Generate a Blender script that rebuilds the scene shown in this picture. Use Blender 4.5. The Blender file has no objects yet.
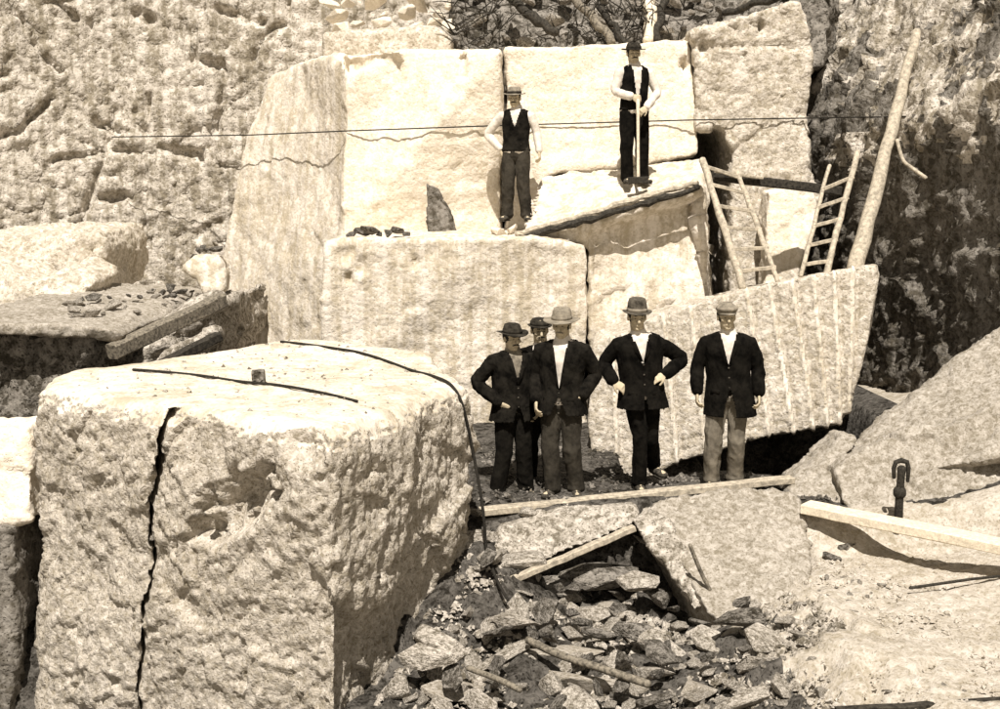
import bpy, bmesh, math, random
import numpy as np
from mathutils import Vector, Matrix
R = math.radians
random.seed(7)
rng = np.random.default_rng(7)
S = bpy.context.scene
COL = S.collection

# ------------------------------------------------------------------ camera, sky, sun, exposure
CAM_H, PITCH, FPX = 2.85, 8.2, 1207.0
cd = bpy.data.cameras.new('camera'); cam = bpy.data.objects.new('camera', cd); COL.objects.link(cam)
cam.location = (0, 0, CAM_H); cam.rotation_euler = (R(90-PITCH), 0, 0)
cd.sensor_width = 36; cd.lens = 36*FPX/1000; cd.clip_start = .1; cd.clip_end = 1500
S.camera = cam
SUN_EL, SUN_AZ = 59.0, -3.0          # azimuth: degrees to the right of straight behind the camera
w = bpy.data.worlds.new('World'); S.world = w; w.use_nodes = True
nt = w.node_tree; bg = nt.nodes['Background']
sky = nt.nodes.new('ShaderNodeTexSky'); sky.sky_type = 'NISHITA'; sky.sun_disc = False
sky.sun_elevation = R(SUN_EL); sky.sun_rotation = R(180-SUN_AZ); sky.dust_density = .6
hs = nt.nodes.new('ShaderNodeHueSaturation'); hs.inputs['Saturation'].default_value = .0
tn = nt.nodes.new('ShaderNodeMix'); tn.data_type = 'RGBA'; tn.blend_type = 'MULTIPLY'; tn.inputs[0].default_value = 1
tn.inputs[7].default_value = (1, .93, .83, 1)
nt.links.new(sky.outputs[0], hs.inputs['Color']); nt.links.new(hs.outputs[0], tn.inputs[6])
nt.links.new(tn.outputs[2], bg.inputs[0]); bg.inputs[1].default_value = .05
ld = bpy.data.lights.new('sun', 'SUN'); ld.energy = 5.0; ld.angle = R(.5); ld.color = (1, .94, .87)
sun = bpy.data.objects.new('sun', ld); COL.objects.link(sun)
a, e = R(SUN_AZ), R(SUN_EL)
sd = Vector((math.sin(a)*math.cos(e), -math.cos(a)*math.cos(e), math.sin(e)))
sun.rotation_euler = sd.to_track_quat('Z', 'Y').to_euler(); sun.location = sd*60
S.view_settings.view_transform = 'Standard'; S.view_settings.look = 'None'
S.view_settings.exposure = .38; S.view_settings.gamma = 1
S.render.engine = 'CYCLES'; S.cycles.max_bounces = 5; S.cycles.diffuse_bounces = 2

# ------------------------------------------------------------------ geometry helpers
TH = R(PITCH)
def ray(px, py):
    x = (px-500)/FPX; y = -(py-354.5)/FPX
    return Vector((x, math.cos(TH)+y*math.sin(TH), -math.sin(TH)+y*math.cos(TH)))
def W(px, py, Y):                      # world point seen at a pixel, at depth Y
    d = ray(px, py); t = Y/d.y
    return Vector((d.x*t, Y, CAM_H+d.z*t))
def WZ(px, py, z):                     # world point seen at a pixel, on height z
    d = ray(px, py); t = (z-CAM_H)/d.z
    return Vector((d.x*t, d.y*t, z))

_perm = np.random.default_rng(11).permutation(256).astype(np.int64)
def _h(ix, iy, iz, s=0):
    return _perm[(_perm[(_perm[(ix+s*17) & 255]+iy) & 255]+iz) & 255]
_g = np.random.default_rng(5).normal(size=(256, 3)); _g /= np.linalg.norm(_g, axis=1)[:, None]
_r3 = np.random.default_rng(6).random((256, 3))
def pn(P, s=0):
    I = np.floor(P).astype(np.int64); F = P-I
    U = F*F*F*(F*(F*6-15)+10); out = np.zeros(len(P))
    for dx in (0, 1):
        for dy in (0, 1):
            for dz in (0, 1):
                g = _g[_h(I[:, 0]+dx, I[:, 1]+dy, I[:, 2]+dz, s)]
                d = F-np.array([dx, dy, dz])
                wt = (U[:, 0] if dx else 1-U[:, 0])*(U[:, 1] if dy else 1-U[:, 1])*(U[:, 2] if dz else 1-U[:, 2])
                out += wt*(g*d).sum(1)
    return out*1.6
def fbm(P, o=4, s=0, gain=.5):
    r = np.zeros(len(P)); a_ = 1.
    for k in range(o):
        r += a_*pn(P*(2.03**k)+k*7.3, s+k); a_ *= gain
    return r
def facet(P, s=0):                     # tilted-plane cells: chipped, angular stone; returns height and distance to joint
    I = np.floor(P).astype(np.int64)
    n = len(P); f1 = np.full(n, 9.); f2 = np.full(n, 9.); hid = np.zeros(n, np.int64); cx = np.zeros((n, 3))
    for dx in (-1, 0, 1):
        for dy in (-1, 0, 1):
            for dz in (-1, 0, 1):
                J = I+np.array([dx, dy, dz]); h = _h(J[:, 0], J[:, 1], J[:, 2], s)
                c = J+_r3[h]; d = np.linalg.norm(P-c, axis=1)
                m = d < f1
                f2 = np.where(m, f1, np.minimum(f2, d)); f1 = np.where(m, d, f1)
                hid = np.where(m, h, hid); cx[m] = c[m]
    g = _g[(hid*7+3) & 255]
    return ((P-cx)*g).sum(1)+(_r3[hid, 0]-.5)*.7, f2-f1
def sstep(a_, b_, x):
    t = np.clip((x-a_)/(b_-a_), 0, 1); return t*t*(3-2*t)

class MB:
    def __init__(s): s.v = []; s.f = []
    def add(s, v, f):
        o = len(s.v); s.v += [tuple(p) for p in v]; s.f += [tuple(i+o for i in q) for q in f]; return s
    def tube(s, pts, rad, ref=(1, 0, 0), n=10, cap=True):
        pts = [Vector(p) for p in pts]; ref = Vector(ref)
        rad = [(r, r) if not isinstance(r, (tuple, list)) else r for r in rad]
        if cap:
            t0 = (pts[0]-pts[1]).normalized(); t1 = (pts[-1]-pts[-2]).normalized()
            a0, b0 = rad[0]; a1, b1 = rad[-1]; m0 = min(a0, b0); m1 = min(a1, b1)
            pts = [pts[0]+t0*m0*.6, pts[0]+t0*m0*.35]+pts+[pts[-1]+t1*m1*.35, pts[-1]+t1*m1*.6]
            rad = [(a0*.45, b0*.45), (a0*.8, b0*.8)]+rad+[(a1*.8, b1*.8), (a1*.45, b1*.45)]
        v = []; f = []
        for i, p in enumerate(pts):
            t = (pts[min(i+1, len(pts)-1)]-pts[max(i-1, 0)]).normalized()
            u = ref-t*ref.dot(t)
            if u.length < 1e-3: u = Vector((0, 1, 0))-t*t.y
            u.normalize(); k = t.cross(u)
            for j in range(n):
                q = 2*math.pi*j/n
                v.append(p+u*math.cos(q)*rad[i][0]+k*math.sin(q)*rad[i][1])
        for i in range(len(pts)-1):
            for j in range(n):
                f.append((i*n+j, i*n+(j+1) % n, (i+1)*n+(j+1) % n, (i+1)*n+j))
        f.append(tuple(range(n))[::-1]); f.append(tuple((len(pts)-1)*n+j for j in range(n)))
        return s.add(v, f)
    def ell(s, c, r, n=12, m=8, rot=None):
        c = Vector(c); v = []; f = []
        for i in range(1, m):
            for j in range(n):
                a_ = math.pi*i/m; b_ = 2*math.pi*j/n
                q = Vector((r[0]*math.sin(a_)*math.cos(b_), r[1]*math.sin(a_)*math.sin(b_), r[2]*math.cos(a_)))
                v.append(c+(rot @ q if rot else q))
        tp = Vector((0, 0, r[2])); 
        v += [c+(rot @ tp if rot else tp), c-(rot @ tp if rot else tp)]
        for i in range(m-2):
            for j in range(n):
                f.append((i*n+j, (i+1)*n+j, (i+1)*n+(j+1) % n, i*n+(j+1) % n))
        T = (m-1)*n
        for j in range(n):
            f.append((T, j, (j+1) % n)); f.append((T+1, (m-2)*n+(j+1) % n, (m-2)*n+j))
        return s.add(v, f)
    def beam(s, p0, p1, wd, ht, up=(0, 0, 1), seg=8, jit=.004, taper=1.0):
        p0, p1 = Vector(p0), Vector(p1); t = (p1-p0).normalized(); up = Vector(up)
        sd_ = t.cross(up).normalized(); u = sd_.cross(t).normalized(); v = []; f = []
        for i in range(seg+1):
            k = i/seg; c = p0.lerp(p1, k)+u*random.uniform(-jit, jit)+sd_*random.uniform(-jit, jit)
            sc = 1+(taper-1)*k; a_ = wd/2*sc; b_ = ht/2*sc; ch = min(a_, b_)*.22
            for (x, y) in ((-a_+ch, -b_), (a_-ch, -b_), (a_, -b_+ch), (a_, b_-ch), (a_-ch, b_), (-a_+ch, b_), (-a_, b_-ch), (-a_, -b_+ch)):
                v.append(c+sd_*(x+random.uniform(-jit, jit)*.4)+u*(y+random.uniform(-jit, jit)*.4))
        for i in range(seg):
            for j in range(8):
                f.append((i*8+j, i*8+(j+1) % 8, (i+1)*8+(j+1) % 8, (i+1)*8+j))
        f.append(tuple(range(8))[::-1]); f.append(tuple(seg*8+j for j in range(8)))
        return s.add(v, f)
    def mesh(s, name='m'):
        me = bpy.data.meshes.new(name); me.from_pydata([tuple(p) for p in s.v], [], s.f)
        bm = bmesh.new(); bm.from_mesh(me); bmesh.ops.recalc_face_normals(bm, faces=bm.faces); bm.to_mesh(me); bm.free()
        return me
def remesh(mb, voxel, smooth=2, fac=.5):
    me = mb.mesh(); o = bpy.data.objects.new('tmp', me); COL.objects.link(o)
    m = o.modifiers.new('r', 'REMESH'); m.mode = 'VOXEL'; m.voxel_size = voxel
    if smooth:
        q = o.modifiers.new('s', 'SMOOTH'); q.iterations = smooth; q.factor = fac
    dg = bpy.context.evaluated_depsgraph_get(); r = bpy.data.meshes.new_from_object(o.evaluated_get(dg))
    bpy.data.objects.remove(o); bpy.data.meshes.remove(me)
    return r
def get(me):
    n = len(me.vertices); c = np.empty(n*3); me.vertices.foreach_get('co', c)
    q = np.empty(n*3); me.vertices.foreach_get('normal', q)
    return c.reshape(-1, 3), q.reshape(-1, 3)
def put(me, P): me.vertices.foreach_set('co', np.ascontiguousarray(P).ravel()); me.update()
def displace(me, fn):
    P, N = get(me); h = fn(P, N)
    put(me, P+(N*h[0][:, None]+h[1] if isinstance(h, tuple) else N*h[:, None]))
def shade(me, smooth=True):
    me.polygons.foreach_set('use_smooth', [smooth]*len(me.polygons)); me.update()
def ob(name, me, mat, parent=None, smooth=True, label=None, cat=None, group=None, kind=None, origin=None):
    shade(me, smooth); me.name = name
    o = bpy.data.objects.new(name, me); COL.objects.link(o)
    if mat is not None:
        me.materials.clear(); me.materials.append(mat)
    if parent: o.parent = parent
    if origin is not None:
        P, _ = get(me); put(me, P-np.array(origin)); o.location = origin
    tag(o, label, cat, group, kind); return o
def tag(o, label=None, cat=None, group=None, kind=None):
    if label: o['label'] = label
    if cat: o['category'] = cat
    if group: o['group'] = group
    if kind: o['kind'] = kind
    return o
def empty(name, loc, label, cat, group=None, rz=0):
    o = bpy.data.objects.new(name, None); COL.objects.link(o); o.location = loc; o.rotation_euler = (0, 0, rz)
    return tag(o, label, cat, group)
def sub(me_mb, o):                     # move world-space geometry into an object's own frame
    if isinstance(me_mb, MB):
        L = Vector(o.location); me_mb.v = [tuple(Vector(p)-L) for p in me_mb.v]
    return me_mb

# ------------------------------------------------------------------ materials
def C(v, warm=1.0): return (v*1.03, v*(1-.098*warm), v*(1-.30*warm), 1)
def rock_mat(name, dark, light, cell=14, cellmix=.55, broad=.35, bump=.5, streak=0, fine=50, contrast=1.0, dist=.02, warm=1.0, bscale=1.3, pits=.32):
    m = bpy.data.materials.new(name); m.use_nodes = True; t = m.node_tree; N = t.nodes; L = t.links
    b = N['Principled BSDF']; b.inputs['Roughness'].default_value = .92; b.inputs['Specular IOR Level'].default_value = .15
    tc = N.new('ShaderNodeTexCoord')
    def noise(sc, det=3, ro=.55, vec=None):
        n = N.new('ShaderNodeTexNoise'); n.inputs['Scale'].default_value = sc; n.inputs['Detail'].default_value = det
        n.inputs['Roughness'].default_value = ro; L.new(vec or tc.outputs['Object'], n.inputs['Vector']); return n
    def math_(op, x, y):
        n = N.new('ShaderNodeMath'); n.operation = op
        for i, q in ((0, x), (1, y)):
            if isinstance(q, (int, float)): n.inputs[i].default_value = q
            else: L.new(q, n.inputs[i])
        return n.outputs[0]
    wn = noise(cell*.7, 2); va = N.new('ShaderNodeVectorMath'); va.operation = 'MULTIPLY_ADD'
    L.new(wn.outputs['Color'], va.inputs[0]); va.inputs[1].default_value = (dist*3,)*3; L.new(tc.outputs['Object'], va.inputs[2])
    vo = N.new('ShaderNodeTexVoronoi'); vo.feature = 'F1'; vo.inputs['Scale'].default_value = cell
    L.new(va.outputs[0], vo.inputs['Vector'])
    sx = N.new('ShaderNodeSeparateXYZ'); L.new(vo.outputs['Color'], sx.inputs[0])
    br = noise(bscale, 4, .6); fi = noise(fine, 3, .6); md = noise(cell*.8, 4, .65)
    f = math_('MULTIPLY_ADD', math_('SUBTRACT', sx.outputs[0], .5), cellmix*.55*contrast); f.node.inputs[2].default_value = .5
    f = math_('ADD', f, math_('MULTIPLY', math_('SUBTRACT', br.outputs[0], .5), broad*2.2))
    f = math_('ADD', f, math_('MULTIPLY', math_('SUBTRACT', md.outputs[0], .5), cellmix*2.0*contrast))
    f = math_('ADD', f, math_('MULTIPLY', math_('SUBTRACT', fi.outputs[0], .5), .8*contrast))
    if streak:
        mp = N.new('ShaderNodeMapping'); mp.inputs['Scale'].default_value = (7, 7, .35); L.new(tc.outputs['Object'], mp.inputs[0])
        st = noise(1.0, 4, .6, mp.outputs[0]); f = math_('ADD', f, math_('MULTIPLY', math_('SUBTRACT', st.outputs[0], .5), streak*2))
    v2 = N.new('ShaderNodeTexVoronoi'); v2.feature = 'F1'; v2.inputs['Scale'].default_value = cell*2.1; L.new(va.outputs[0], v2.inputs['Vector'])
    mr = N.new('ShaderNodeMapRange'); mr.interpolation_type = 'SMOOTHSTEP'; L.new(v2.outputs['Distance'], mr.inputs[0])
    mr.inputs[1].default_value = .16; mr.inputs[2].default_value = .34; mr.inputs[3].default_value = 1; mr.inputs[4].default_value = 0
    s2 = N.new('ShaderNodeSeparateXYZ'); L.new(v2.outputs['Color'], s2.inputs[0])
    pk = math_('MULTIPLY', mr.outputs[0], math_('GREATER_THAN', s2.outputs[1], .45))
    f = math_('SUBTRACT', f, math_('MULTIPLY', pk, pits))
    f = math_('MULTIPLY_ADD', math_('SUBTRACT', f, .5), 1.7); f.node.inputs[2].default_value = .5
    cl = N.new('ShaderNodeClamp'); L.new(f, cl.inputs[0])
    mx = N.new('ShaderNodeMix'); mx.data_type = 'RGBA'; L.new(cl.outputs[0], mx.inputs[0])
    mx.inputs[6].default_value = C(dark, warm*1.15); mx.inputs[7].default_value = C(light, warm*.62)
    L.new(mx.outputs[2], b.inputs['Base Color'])
    h = math_('ADD', math_('MULTIPLY', vo.outputs['Distance'], -.5), math_('MULTIPLY', md.outputs[0], .9))
    h = math_('ADD', h, math_('MULTIPLY', fi.outputs[0], .35))
    h = math_('SUBTRACT', h, math_('MULTIPLY', pk, .45))
    bp = N.new('ShaderNodeBump'); bp.inputs['Strength'].default_value = bump; bp.inputs['Distance'].default_value = .5/cell
    L.new(h, bp.inputs['Height']); L.new(bp.outputs[0], b.inputs['Normal'])
    return m
def wood_mat(name, dark, light, scale=30, warm=1.0):
    cloth = any(k in name for k in ('cloth', 'trousers', 'felt', 'shirt', 'skin'))
    m = bpy.data.materials.new(name); m.use_nodes = True; t = m.node_tree; N = t.nodes; L = t.links
    b = N['Principled BSDF']; b.inputs['Roughness'].default_value = .95 if cloth else .85; b.inputs['Specular IOR Level'].default_value = .06 if cloth else .2
    tc = N.new('ShaderNodeTexCoord')
    n = N.new('ShaderNodeTexNoise'); n.inputs['Scale'].default_value = scale; n.inputs['Detail'].default_value = 5; n.inputs['Roughness'].default_value = .7
    L.new(tc.outputs['Object'], n.inputs['Vector'])
    rp = N.new('ShaderNodeValToRGB'); rp.color_ramp.elements[0].position = .36; rp.color_ramp.elements[1].position = .62
    rp.color_ramp.elements[0].color = C(dark, warm); rp.color_ramp.elements[1].color = C(light, warm)
    L.new(n.outputs[0], rp.inputs[0]); L.new(rp.outputs[0], b.inputs['Base Color'])
    bp = N.new('ShaderNodeBump'); bp.inputs['Strength'].default_value = .5; bp.inputs['Distance'].default_value = .01
    L.new(n.outputs[0], bp.inputs['Height']); L.new(bp.outputs[0], b.inputs['Normal'])
    return m
M = {}
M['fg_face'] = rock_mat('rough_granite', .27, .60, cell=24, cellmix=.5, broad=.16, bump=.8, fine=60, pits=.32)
M['bed'] = rock_mat('sunlit_bed_and_grooves', .46, .80, cell=9, cellmix=.4, broad=.5, bump=.35, fine=30)  # brightness of the sunlit top in the colour; also crushed rock in drill grooves
M['facet'] = rock_mat('shade_toned_granite', .50, .74, cell=18, cellmix=.5, broad=.2, bump=.5, streak=.8, fine=34, pits=.2)  # darker tone puts the left facet's shade into the colour
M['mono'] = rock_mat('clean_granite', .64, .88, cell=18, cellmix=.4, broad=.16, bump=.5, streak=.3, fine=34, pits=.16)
M['lower'] = rock_mat('streaked_granite', .48, .78, cell=18, cellmix=.45, broad=.2, bump=.5, streak=1.0, fine=34, pits=.2)
M['right'] = rock_mat('speckled_granite', .36, .70, cell=18, cellmix=.6, broad=.15, bump=.7, streak=.2, fine=30)
M['drill'] = rock_mat('drilled_granite', .34, .66, cell=20, cellmix=.55, broad=.10, bump=.7, streak=.15, fine=34)
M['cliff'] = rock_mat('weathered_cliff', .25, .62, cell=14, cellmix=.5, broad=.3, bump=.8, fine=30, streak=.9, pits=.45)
M['cliffdark'] = rock_mat('dark_cliff', .075, .24, cell=15, cellmix=.6, broad=.2, bump=.8, fine=26, bscale=.8, streak=.7)
M['stone'] = rock_mat('broken_stone', .14, .56, cell=20, cellmix=.6, broad=.4, bump=.8, fine=45, bscale=2)
M['stonedark'] = rock_mat('dirty_shaded_stone', .05, .28, cell=12, cellmix=.7, broad=.5, bump=.8, fine=40)  # tone also stands in for shade in the hollow and under overhangs
M['pitshade'] = rock_mat('shade_darkened_dirt', .018, .12, cell=16, cellmix=.7, broad=.4, bump=.8, fine=50)  # near-black tone stands in for shade in the pit and behind the men
M['slab'] = rock_mat('slab_stone', .19, .46, cell=24, cellmix=.55, broad=.2, bump=.5, fine=50)
M['dust'] = rock_mat('dusty_ground', .30, .56, cell=18, cellmix=.5, broad=.45, bump=.6, fine=50, bscale=.8, pits=.15)
M['wood'] = wood_mat('weathered_timber', .26, .56, 22)
M['woodwhite'] = wood_mat('pale_timber', .55, .85)
M['wooddark'] = wood_mat('dark_timber', .012, .06)
M['woodmid'] = wood_mat('brown_timber', .06, .28)
M['iron'] = wood_mat('rusty_iron', .012, .05, 60)
M['cable'] = wood_mat('steel_cable', .01, .035, 80)
M['skin'] = wood_mat('skin', .42, .58, 25, 1.3)
M['suit'] = wood_mat('black_cloth', .002, .011, 10)
M['suitb'] = wood_mat('dark_brown_cloth', .003, .018, 10)
M['trod'] = wood_mat('dusty_dark_trousers', .004, .014, 9)
M['trol'] = wood_mat('pale_dusty_trousers', .09, .20, 7)
M['trom'] = wood_mat('grey_trousers', .02, .055, 7)
M['white'] = wood_mat('white_shirt', .55, .8, 12, .6)
M['hatl'] = wood_mat('pale_felt', .15, .30, 12)
M['hatm'] = wood_mat('grey_felt', .12, .3, 12)
M['hatf'] = wood_mat('brown_felt', .03, .14, 12)
M['hatd'] = wood_mat('dark_felt', .01, .05, 12)
M['hair'] = wood_mat('dark_hair', .01, .03, 60)
M['leather'] = wood_mat('scuffed_leather', .015, .09, 30)

# ------------------------------------------------------------------ ground
def pitfn(x, y):
    t = sstep(1.3, 2.7, x+.25*np.sin(y*1.7)); low = -.80+(-.30+.80)*t-.85*sstep(-1.0, -1.7, x)*sstep(9.9, 9.2, y)+.60*sstep(8.5, 9.8, y)*sstep(.8, -.3, x)*sstep(-2, -1.2, x)
    return low
def ground_z(x, y):
    x = np.asarray(x, float); y = np.asarray(y, float)
    low = pitfn(x, y)-.03*np.clip(9-y, 0, 4)
    st = sstep(10.05, 10.5, y+.08*np.sin(x*3.1)+.25*sstep(2.2, 3.2, x))
    z = low*(1-st)
    tr = sstep(11.55, 11.75, y+.10*np.sin(x*5))*sstep(14.6, 14.2, y)*sstep(1.2, 1.5, x)*sstep(4.3, 4.0, x); z = z-1.1*tr
    z = z+np.where(x > 3.4, (x-3.4)*.22*sstep(7, 10, y), 0)*sstep(3.4, 4.5, x)
    return z
def axis_pts(lo, hi, f0, f1, fine, coarse):
    pts = [lo]; 
    while pts[-1] < hi:
        c = pts[-1]
        if f0 <= c < f1: stp = fine
        else:
            d = f0-c if c < f0 else c-f1
            stp = min(coarse, max(fine, d*.25 if c > f1 else d*.25+fine))
            if c < f0: stp = min(stp, max(f0-c, fine))
        pts.append(c+stp)
    return np.array(pts)
xs = axis_pts(-150, 150, -4.5, 6, .045, 20); ys = axis_pts(-60, 260, 5.6, 12.2, .045, 20)
X, Y = np.meshgrid(xs, ys); x = X.ravel(); y = Y.ravel(); z = ground_z(x, y)
P = np.stack([x, y, np.zeros_like(x)], 1)
near = sstep(60, 20, np.abs(x)+np.abs(y-9)); rough = sstep(3.2, 1.8, x)
fa, jd = facet(P*2.6, 3); fb, _ = facet(P*6, 5)
z = z+near*(.05*fbm(P*.9, 3, 2)+(.012+.10*rough*sstep(10.35, 10.0, y))*fa+(.013+.03*rough*sstep(10.35, 10.0, y))*fb+.012*fbm(P*9, 3, 9))
ripple = sstep(1.9, 2.4, x)*sstep(3.4, 2.9, x)*sstep(8.2, 8.8, y)*sstep(9.9, 9.5, y)
z = z+ripple*.03*facet(P*np.array([3.5, 11, 1]), 8)[0]
# far ground rises to the hills round the quarry
far = np.hypot(x, y-9); z = z+sstep(26, 120, far)*14+sstep(26, 100, far)*2*fbm(P*.03, 3, 4)
nx, ny = len(xs), len(ys)
idx = np.arange(nx*ny).reshape(ny, nx)
F = np.stack([idx[:-1, :-1].ravel(), idx[:-1, 1:].ravel(), idx[1:, 1:].ravel(), idx[1:, :-1].ravel()], 1)
def np_mesh(V, F, name='m'):
    me = bpy.data.meshes.new(name); me.vertices.add(len(V)); me.vertices.foreach_set('co', np.ascontiguousarray(V, dtype=np.float32).ravel())
    k = F.shape[1]; me.loops.add(F.size); me.loops.foreach_set('vertex_index', F.ravel().astype(np.int32))
    me.polygons.add(len(F)); me.polygons.foreach_set('loop_start', np.arange(0, F.size, k, dtype=np.int32))
    me.update(calc_edges=True); me.validate(); return me
GV = np.stack([x, y, z], 1); gme = np_mesh(GV, F)
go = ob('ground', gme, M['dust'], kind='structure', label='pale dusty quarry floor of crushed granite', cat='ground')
gme.materials.append(M['pitshade'])
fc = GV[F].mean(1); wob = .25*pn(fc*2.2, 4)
mi = ((fc[:, 0]+wob < 1.95) & (fc[:, 1] > 5) & (fc[:, 1] < 10.6)) | ((fc[:, 1]+wob > 10.45) & (fc[:, 1] < 16) & (fc[:, 0] < 4.6))  # pit and terrace darkened: shade of men and hollow put into colour
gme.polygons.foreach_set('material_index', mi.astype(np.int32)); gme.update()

# ------------------------------------------------------------------ cliffs (setting)
def sheet(fn, nu, nv):                  # fn(u,v arrays)->points
    u, v = np.meshgrid(np.linspace(0, 1, nu), np.linspace(0, 1, nv)); P = fn(u.ravel(), v.ravel())
    idx = np.arange(nu*nv).reshape(nv, nu)
    F = np.stack([idx[:-1, :-1].ravel(), idx[:-1, 1:].ravel(), idx[1:, 1:].ravel(), idx[1:, :-1].ravel()], 1)
    return np_mesh(P, F)
def cliff_disp(a1=.30, a2=.13, a3=.05, joint=.12, seed=1, s1=.75, s2=2.2):
    def f(P, N):
        Q = P+.25*np.stack([pn(P*.8, 1), pn(P*.8, 2), pn(P*.8, 3)], 1)
        h1, j1 = facet(Q*np.array([s1, s1, s1*.7]), seed); h2, j2 = facet(Q*s2, seed+1); h3, _ = facet(Q*6.5, seed+2)
        return a1*h1+a2*h2+a3*h3+.03*fbm(P*8, 3, 3)-joint*sstep(.10, 0, j1)*1.0-.05*sstep(.12, 0, j2)
    return f
# back cliff: from far left behind the blocks to the right
def back(u, v):
    X = -14+u*20.5; z = -1+v*8.5
    Y = 19.2-.0*X+.10*z*np.ones_like(X)-2.2*sstep(-5.5, -12, X)
    return np.stack([X, Y, z], 1)
me = sheet(back, 430, 180); 
def back_disp(P, N):
    def pd(P, polys):
        d = np.full(len(P), 9.)
        for pl in polys:
            q = [W(a_, b_, 19.5) for a_, b_ in pl]
            for p0, p1 in zip(q[:-1], q[1:]):
                ax_, az_ = p1.x-p0.x, p1.z-p0.z; L2 = ax_*ax_+az_*az_
                t = np.clip(((P[:, 0]-p0.x)*ax_+(P[:, 2]-p0.z)*az_)/L2, 0, 1)
                d = np.minimum(d, np.hypot(P[:, 0]-p0.x-t*ax_, P[:, 2]-p0.z-t*az_))
        return d
    d = pd(P, [[(14, 0), (40, 50), (62, 72)], [(55, 0), (75, 18)], [(112, 110), (108, 150), (95, 190), (86, 226)], [(146, 95), (144, 160), (146, 240)], [(250, 60), (262, 30), (284, 20), (285, 0)], [(180, 20), (184, 60)], [(60, 160), (112, 150), (150, 152)], [(225, 70), (215, 130)], [(0, 140), (30, 132), (55, 100)]])+.03*pn(P*4, 3)
    n = pd(P, [[(162, 148), (198, 156)], [(190, 58), (218, 64)], [(98, 125), (118, 132)], [(130, 10), (146, 16)], [(215, 8), (258, 20)], [(104, 198), (124, 196)]])+.05*pn(P*5, 8)
    return cliff_disp(.09, .035, .035, .02, 4)(P, N)-.12*sstep(.06, .02, d)-.14*sstep(.11, .04, n)
displace(me, back_disp)
ob('cliff', me, M['cliff'], kind='structure', label='pale jointed granite cliff behind the quarry blocks', cat='cliff')
def hill(u, v):                         # broken ground climbing away behind the cliff edge
    X = -16+u*34; Yk = 19.3+v*24; z = 7.2+v*5+np.zeros_like(X)
    return np.stack([X, Yk, z], 1)
me = sheet(hill, 120, 60); displace(me, cliff_disp(.5, .2, 0, .1, 9))
ob('hill', me, M['stone'], kind='structure', label='rough hillside above the quarry', cat='hill')
# right cliff: runs towards the camera, faces left, top leans back
def rightc(u, v):
    Yk = 18.8-u*13.3; z = -.8+v*8.2
    X = 4.55+(16.5-Yk)*.16+.55*sstep(10.5, 7, Yk)*3+(np.clip(z-3.6, 0, 9))*.55-.12*(z < 3)*np.clip(2-z, 0, 3)*0
    return np.stack([X, Yk, z], 1)
me = sheet(rightc, 250, 170)
me.flip_normals()
displace(me, cliff_disp(.12, .05, .035, .06, 14, .9, 2.6))
P, N_ = get(me)
if N_[:, 0].mean() > 0: me.flip_normals()
co_ = ob('cliff', me, M['cliffdark'], kind='structure', label='dark rock face shutting in the quarry on the right', cat='cliff')
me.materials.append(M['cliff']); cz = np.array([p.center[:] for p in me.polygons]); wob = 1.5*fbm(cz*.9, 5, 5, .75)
me.polygons.foreach_set('material_index', (cz[:, 2]+wob > 4.1).astype(np.int32)); me.update()  # darker below a ragged height line, paler above
def rtop(u, v):
    Yk = 19-u*14; X = 4.55+(16.5-Yk)*.16+.55*sstep(10.5, 7, Yk)*3+3.75*.55+v*22
    return np.stack([X, Yk, 7.35+v*3], 1)
me = sheet(rtop, 80, 80); displace(me, cliff_disp(.3, .15, 0, .1, 19))
ob('hill', me, M['stone'], kind='structure', label='rough ground above the right rock face', cat='hill')

# ------------------------------------------------------------------ block builder
def prism(front, thick=(0, 1.5, 0), back=None):
    """front: list of (px,py,Y); closed solid going back by 'thick' (or to explicit back list)"""
    f = [W(*p) for p in front]; b = [W(*p) for p in back] if back else [p+Vector(thick) for p in f]
    n = len(f); mb = MB(); mb.add(f+b, [tuple(range(n)), tuple(range(n, 2*n))[::-1]]+[(i, i+n, (i+1) % n+n, (i+1) % n) for i in range(n)])
    return mb
def hexa(c8):
    return MB().add(c8, [(0, 1, 2, 3), (7, 6, 5, 4), (0, 4, 5, 1), (1, 5, 6, 2), (2, 6, 7, 3), (3, 7, 4, 0)])
def split_disp(a1=.05, a2=.02, a3=.008, s1=1.2, s2=4, s3=11, seed=0, extra=None, aniso=(1, 1, 1)):
    an = np.array(aniso)
    def f(P, N):
        Q = P+.06*np.stack([pn(P*3, 1), pn(P*3, 2), pn(P*3, 3)], 1)
        h = a1*fbm(P*s1, 3, seed)+a2*facet(Q*s2*an, seed+1)[0]+a3*facet(Q*s3*an, seed+2)[0]+a3*.5*fbm(P*20, 2, seed)
        if extra: h = h+extra(P, N)
        return h
    return f
def block(name, mb, vox, disp, mat, smooth=2, **kw):
    me = remesh(mb, vox, smooth)
    if len(me.vertices) == 0: raise RuntimeError('empty '+name)
    displace(me, disp); P, _ = get(me)
    o = [(P[:, 0].min()+P[:, 0].max())/2, (P[:, 1].min()+P[:, 1].max())/2, P[:, 2].min()]
    return ob(name, me, mat, origin=tuple(o), **kw)
def pxz(px, py, Y): return W(px, py, Y)

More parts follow.
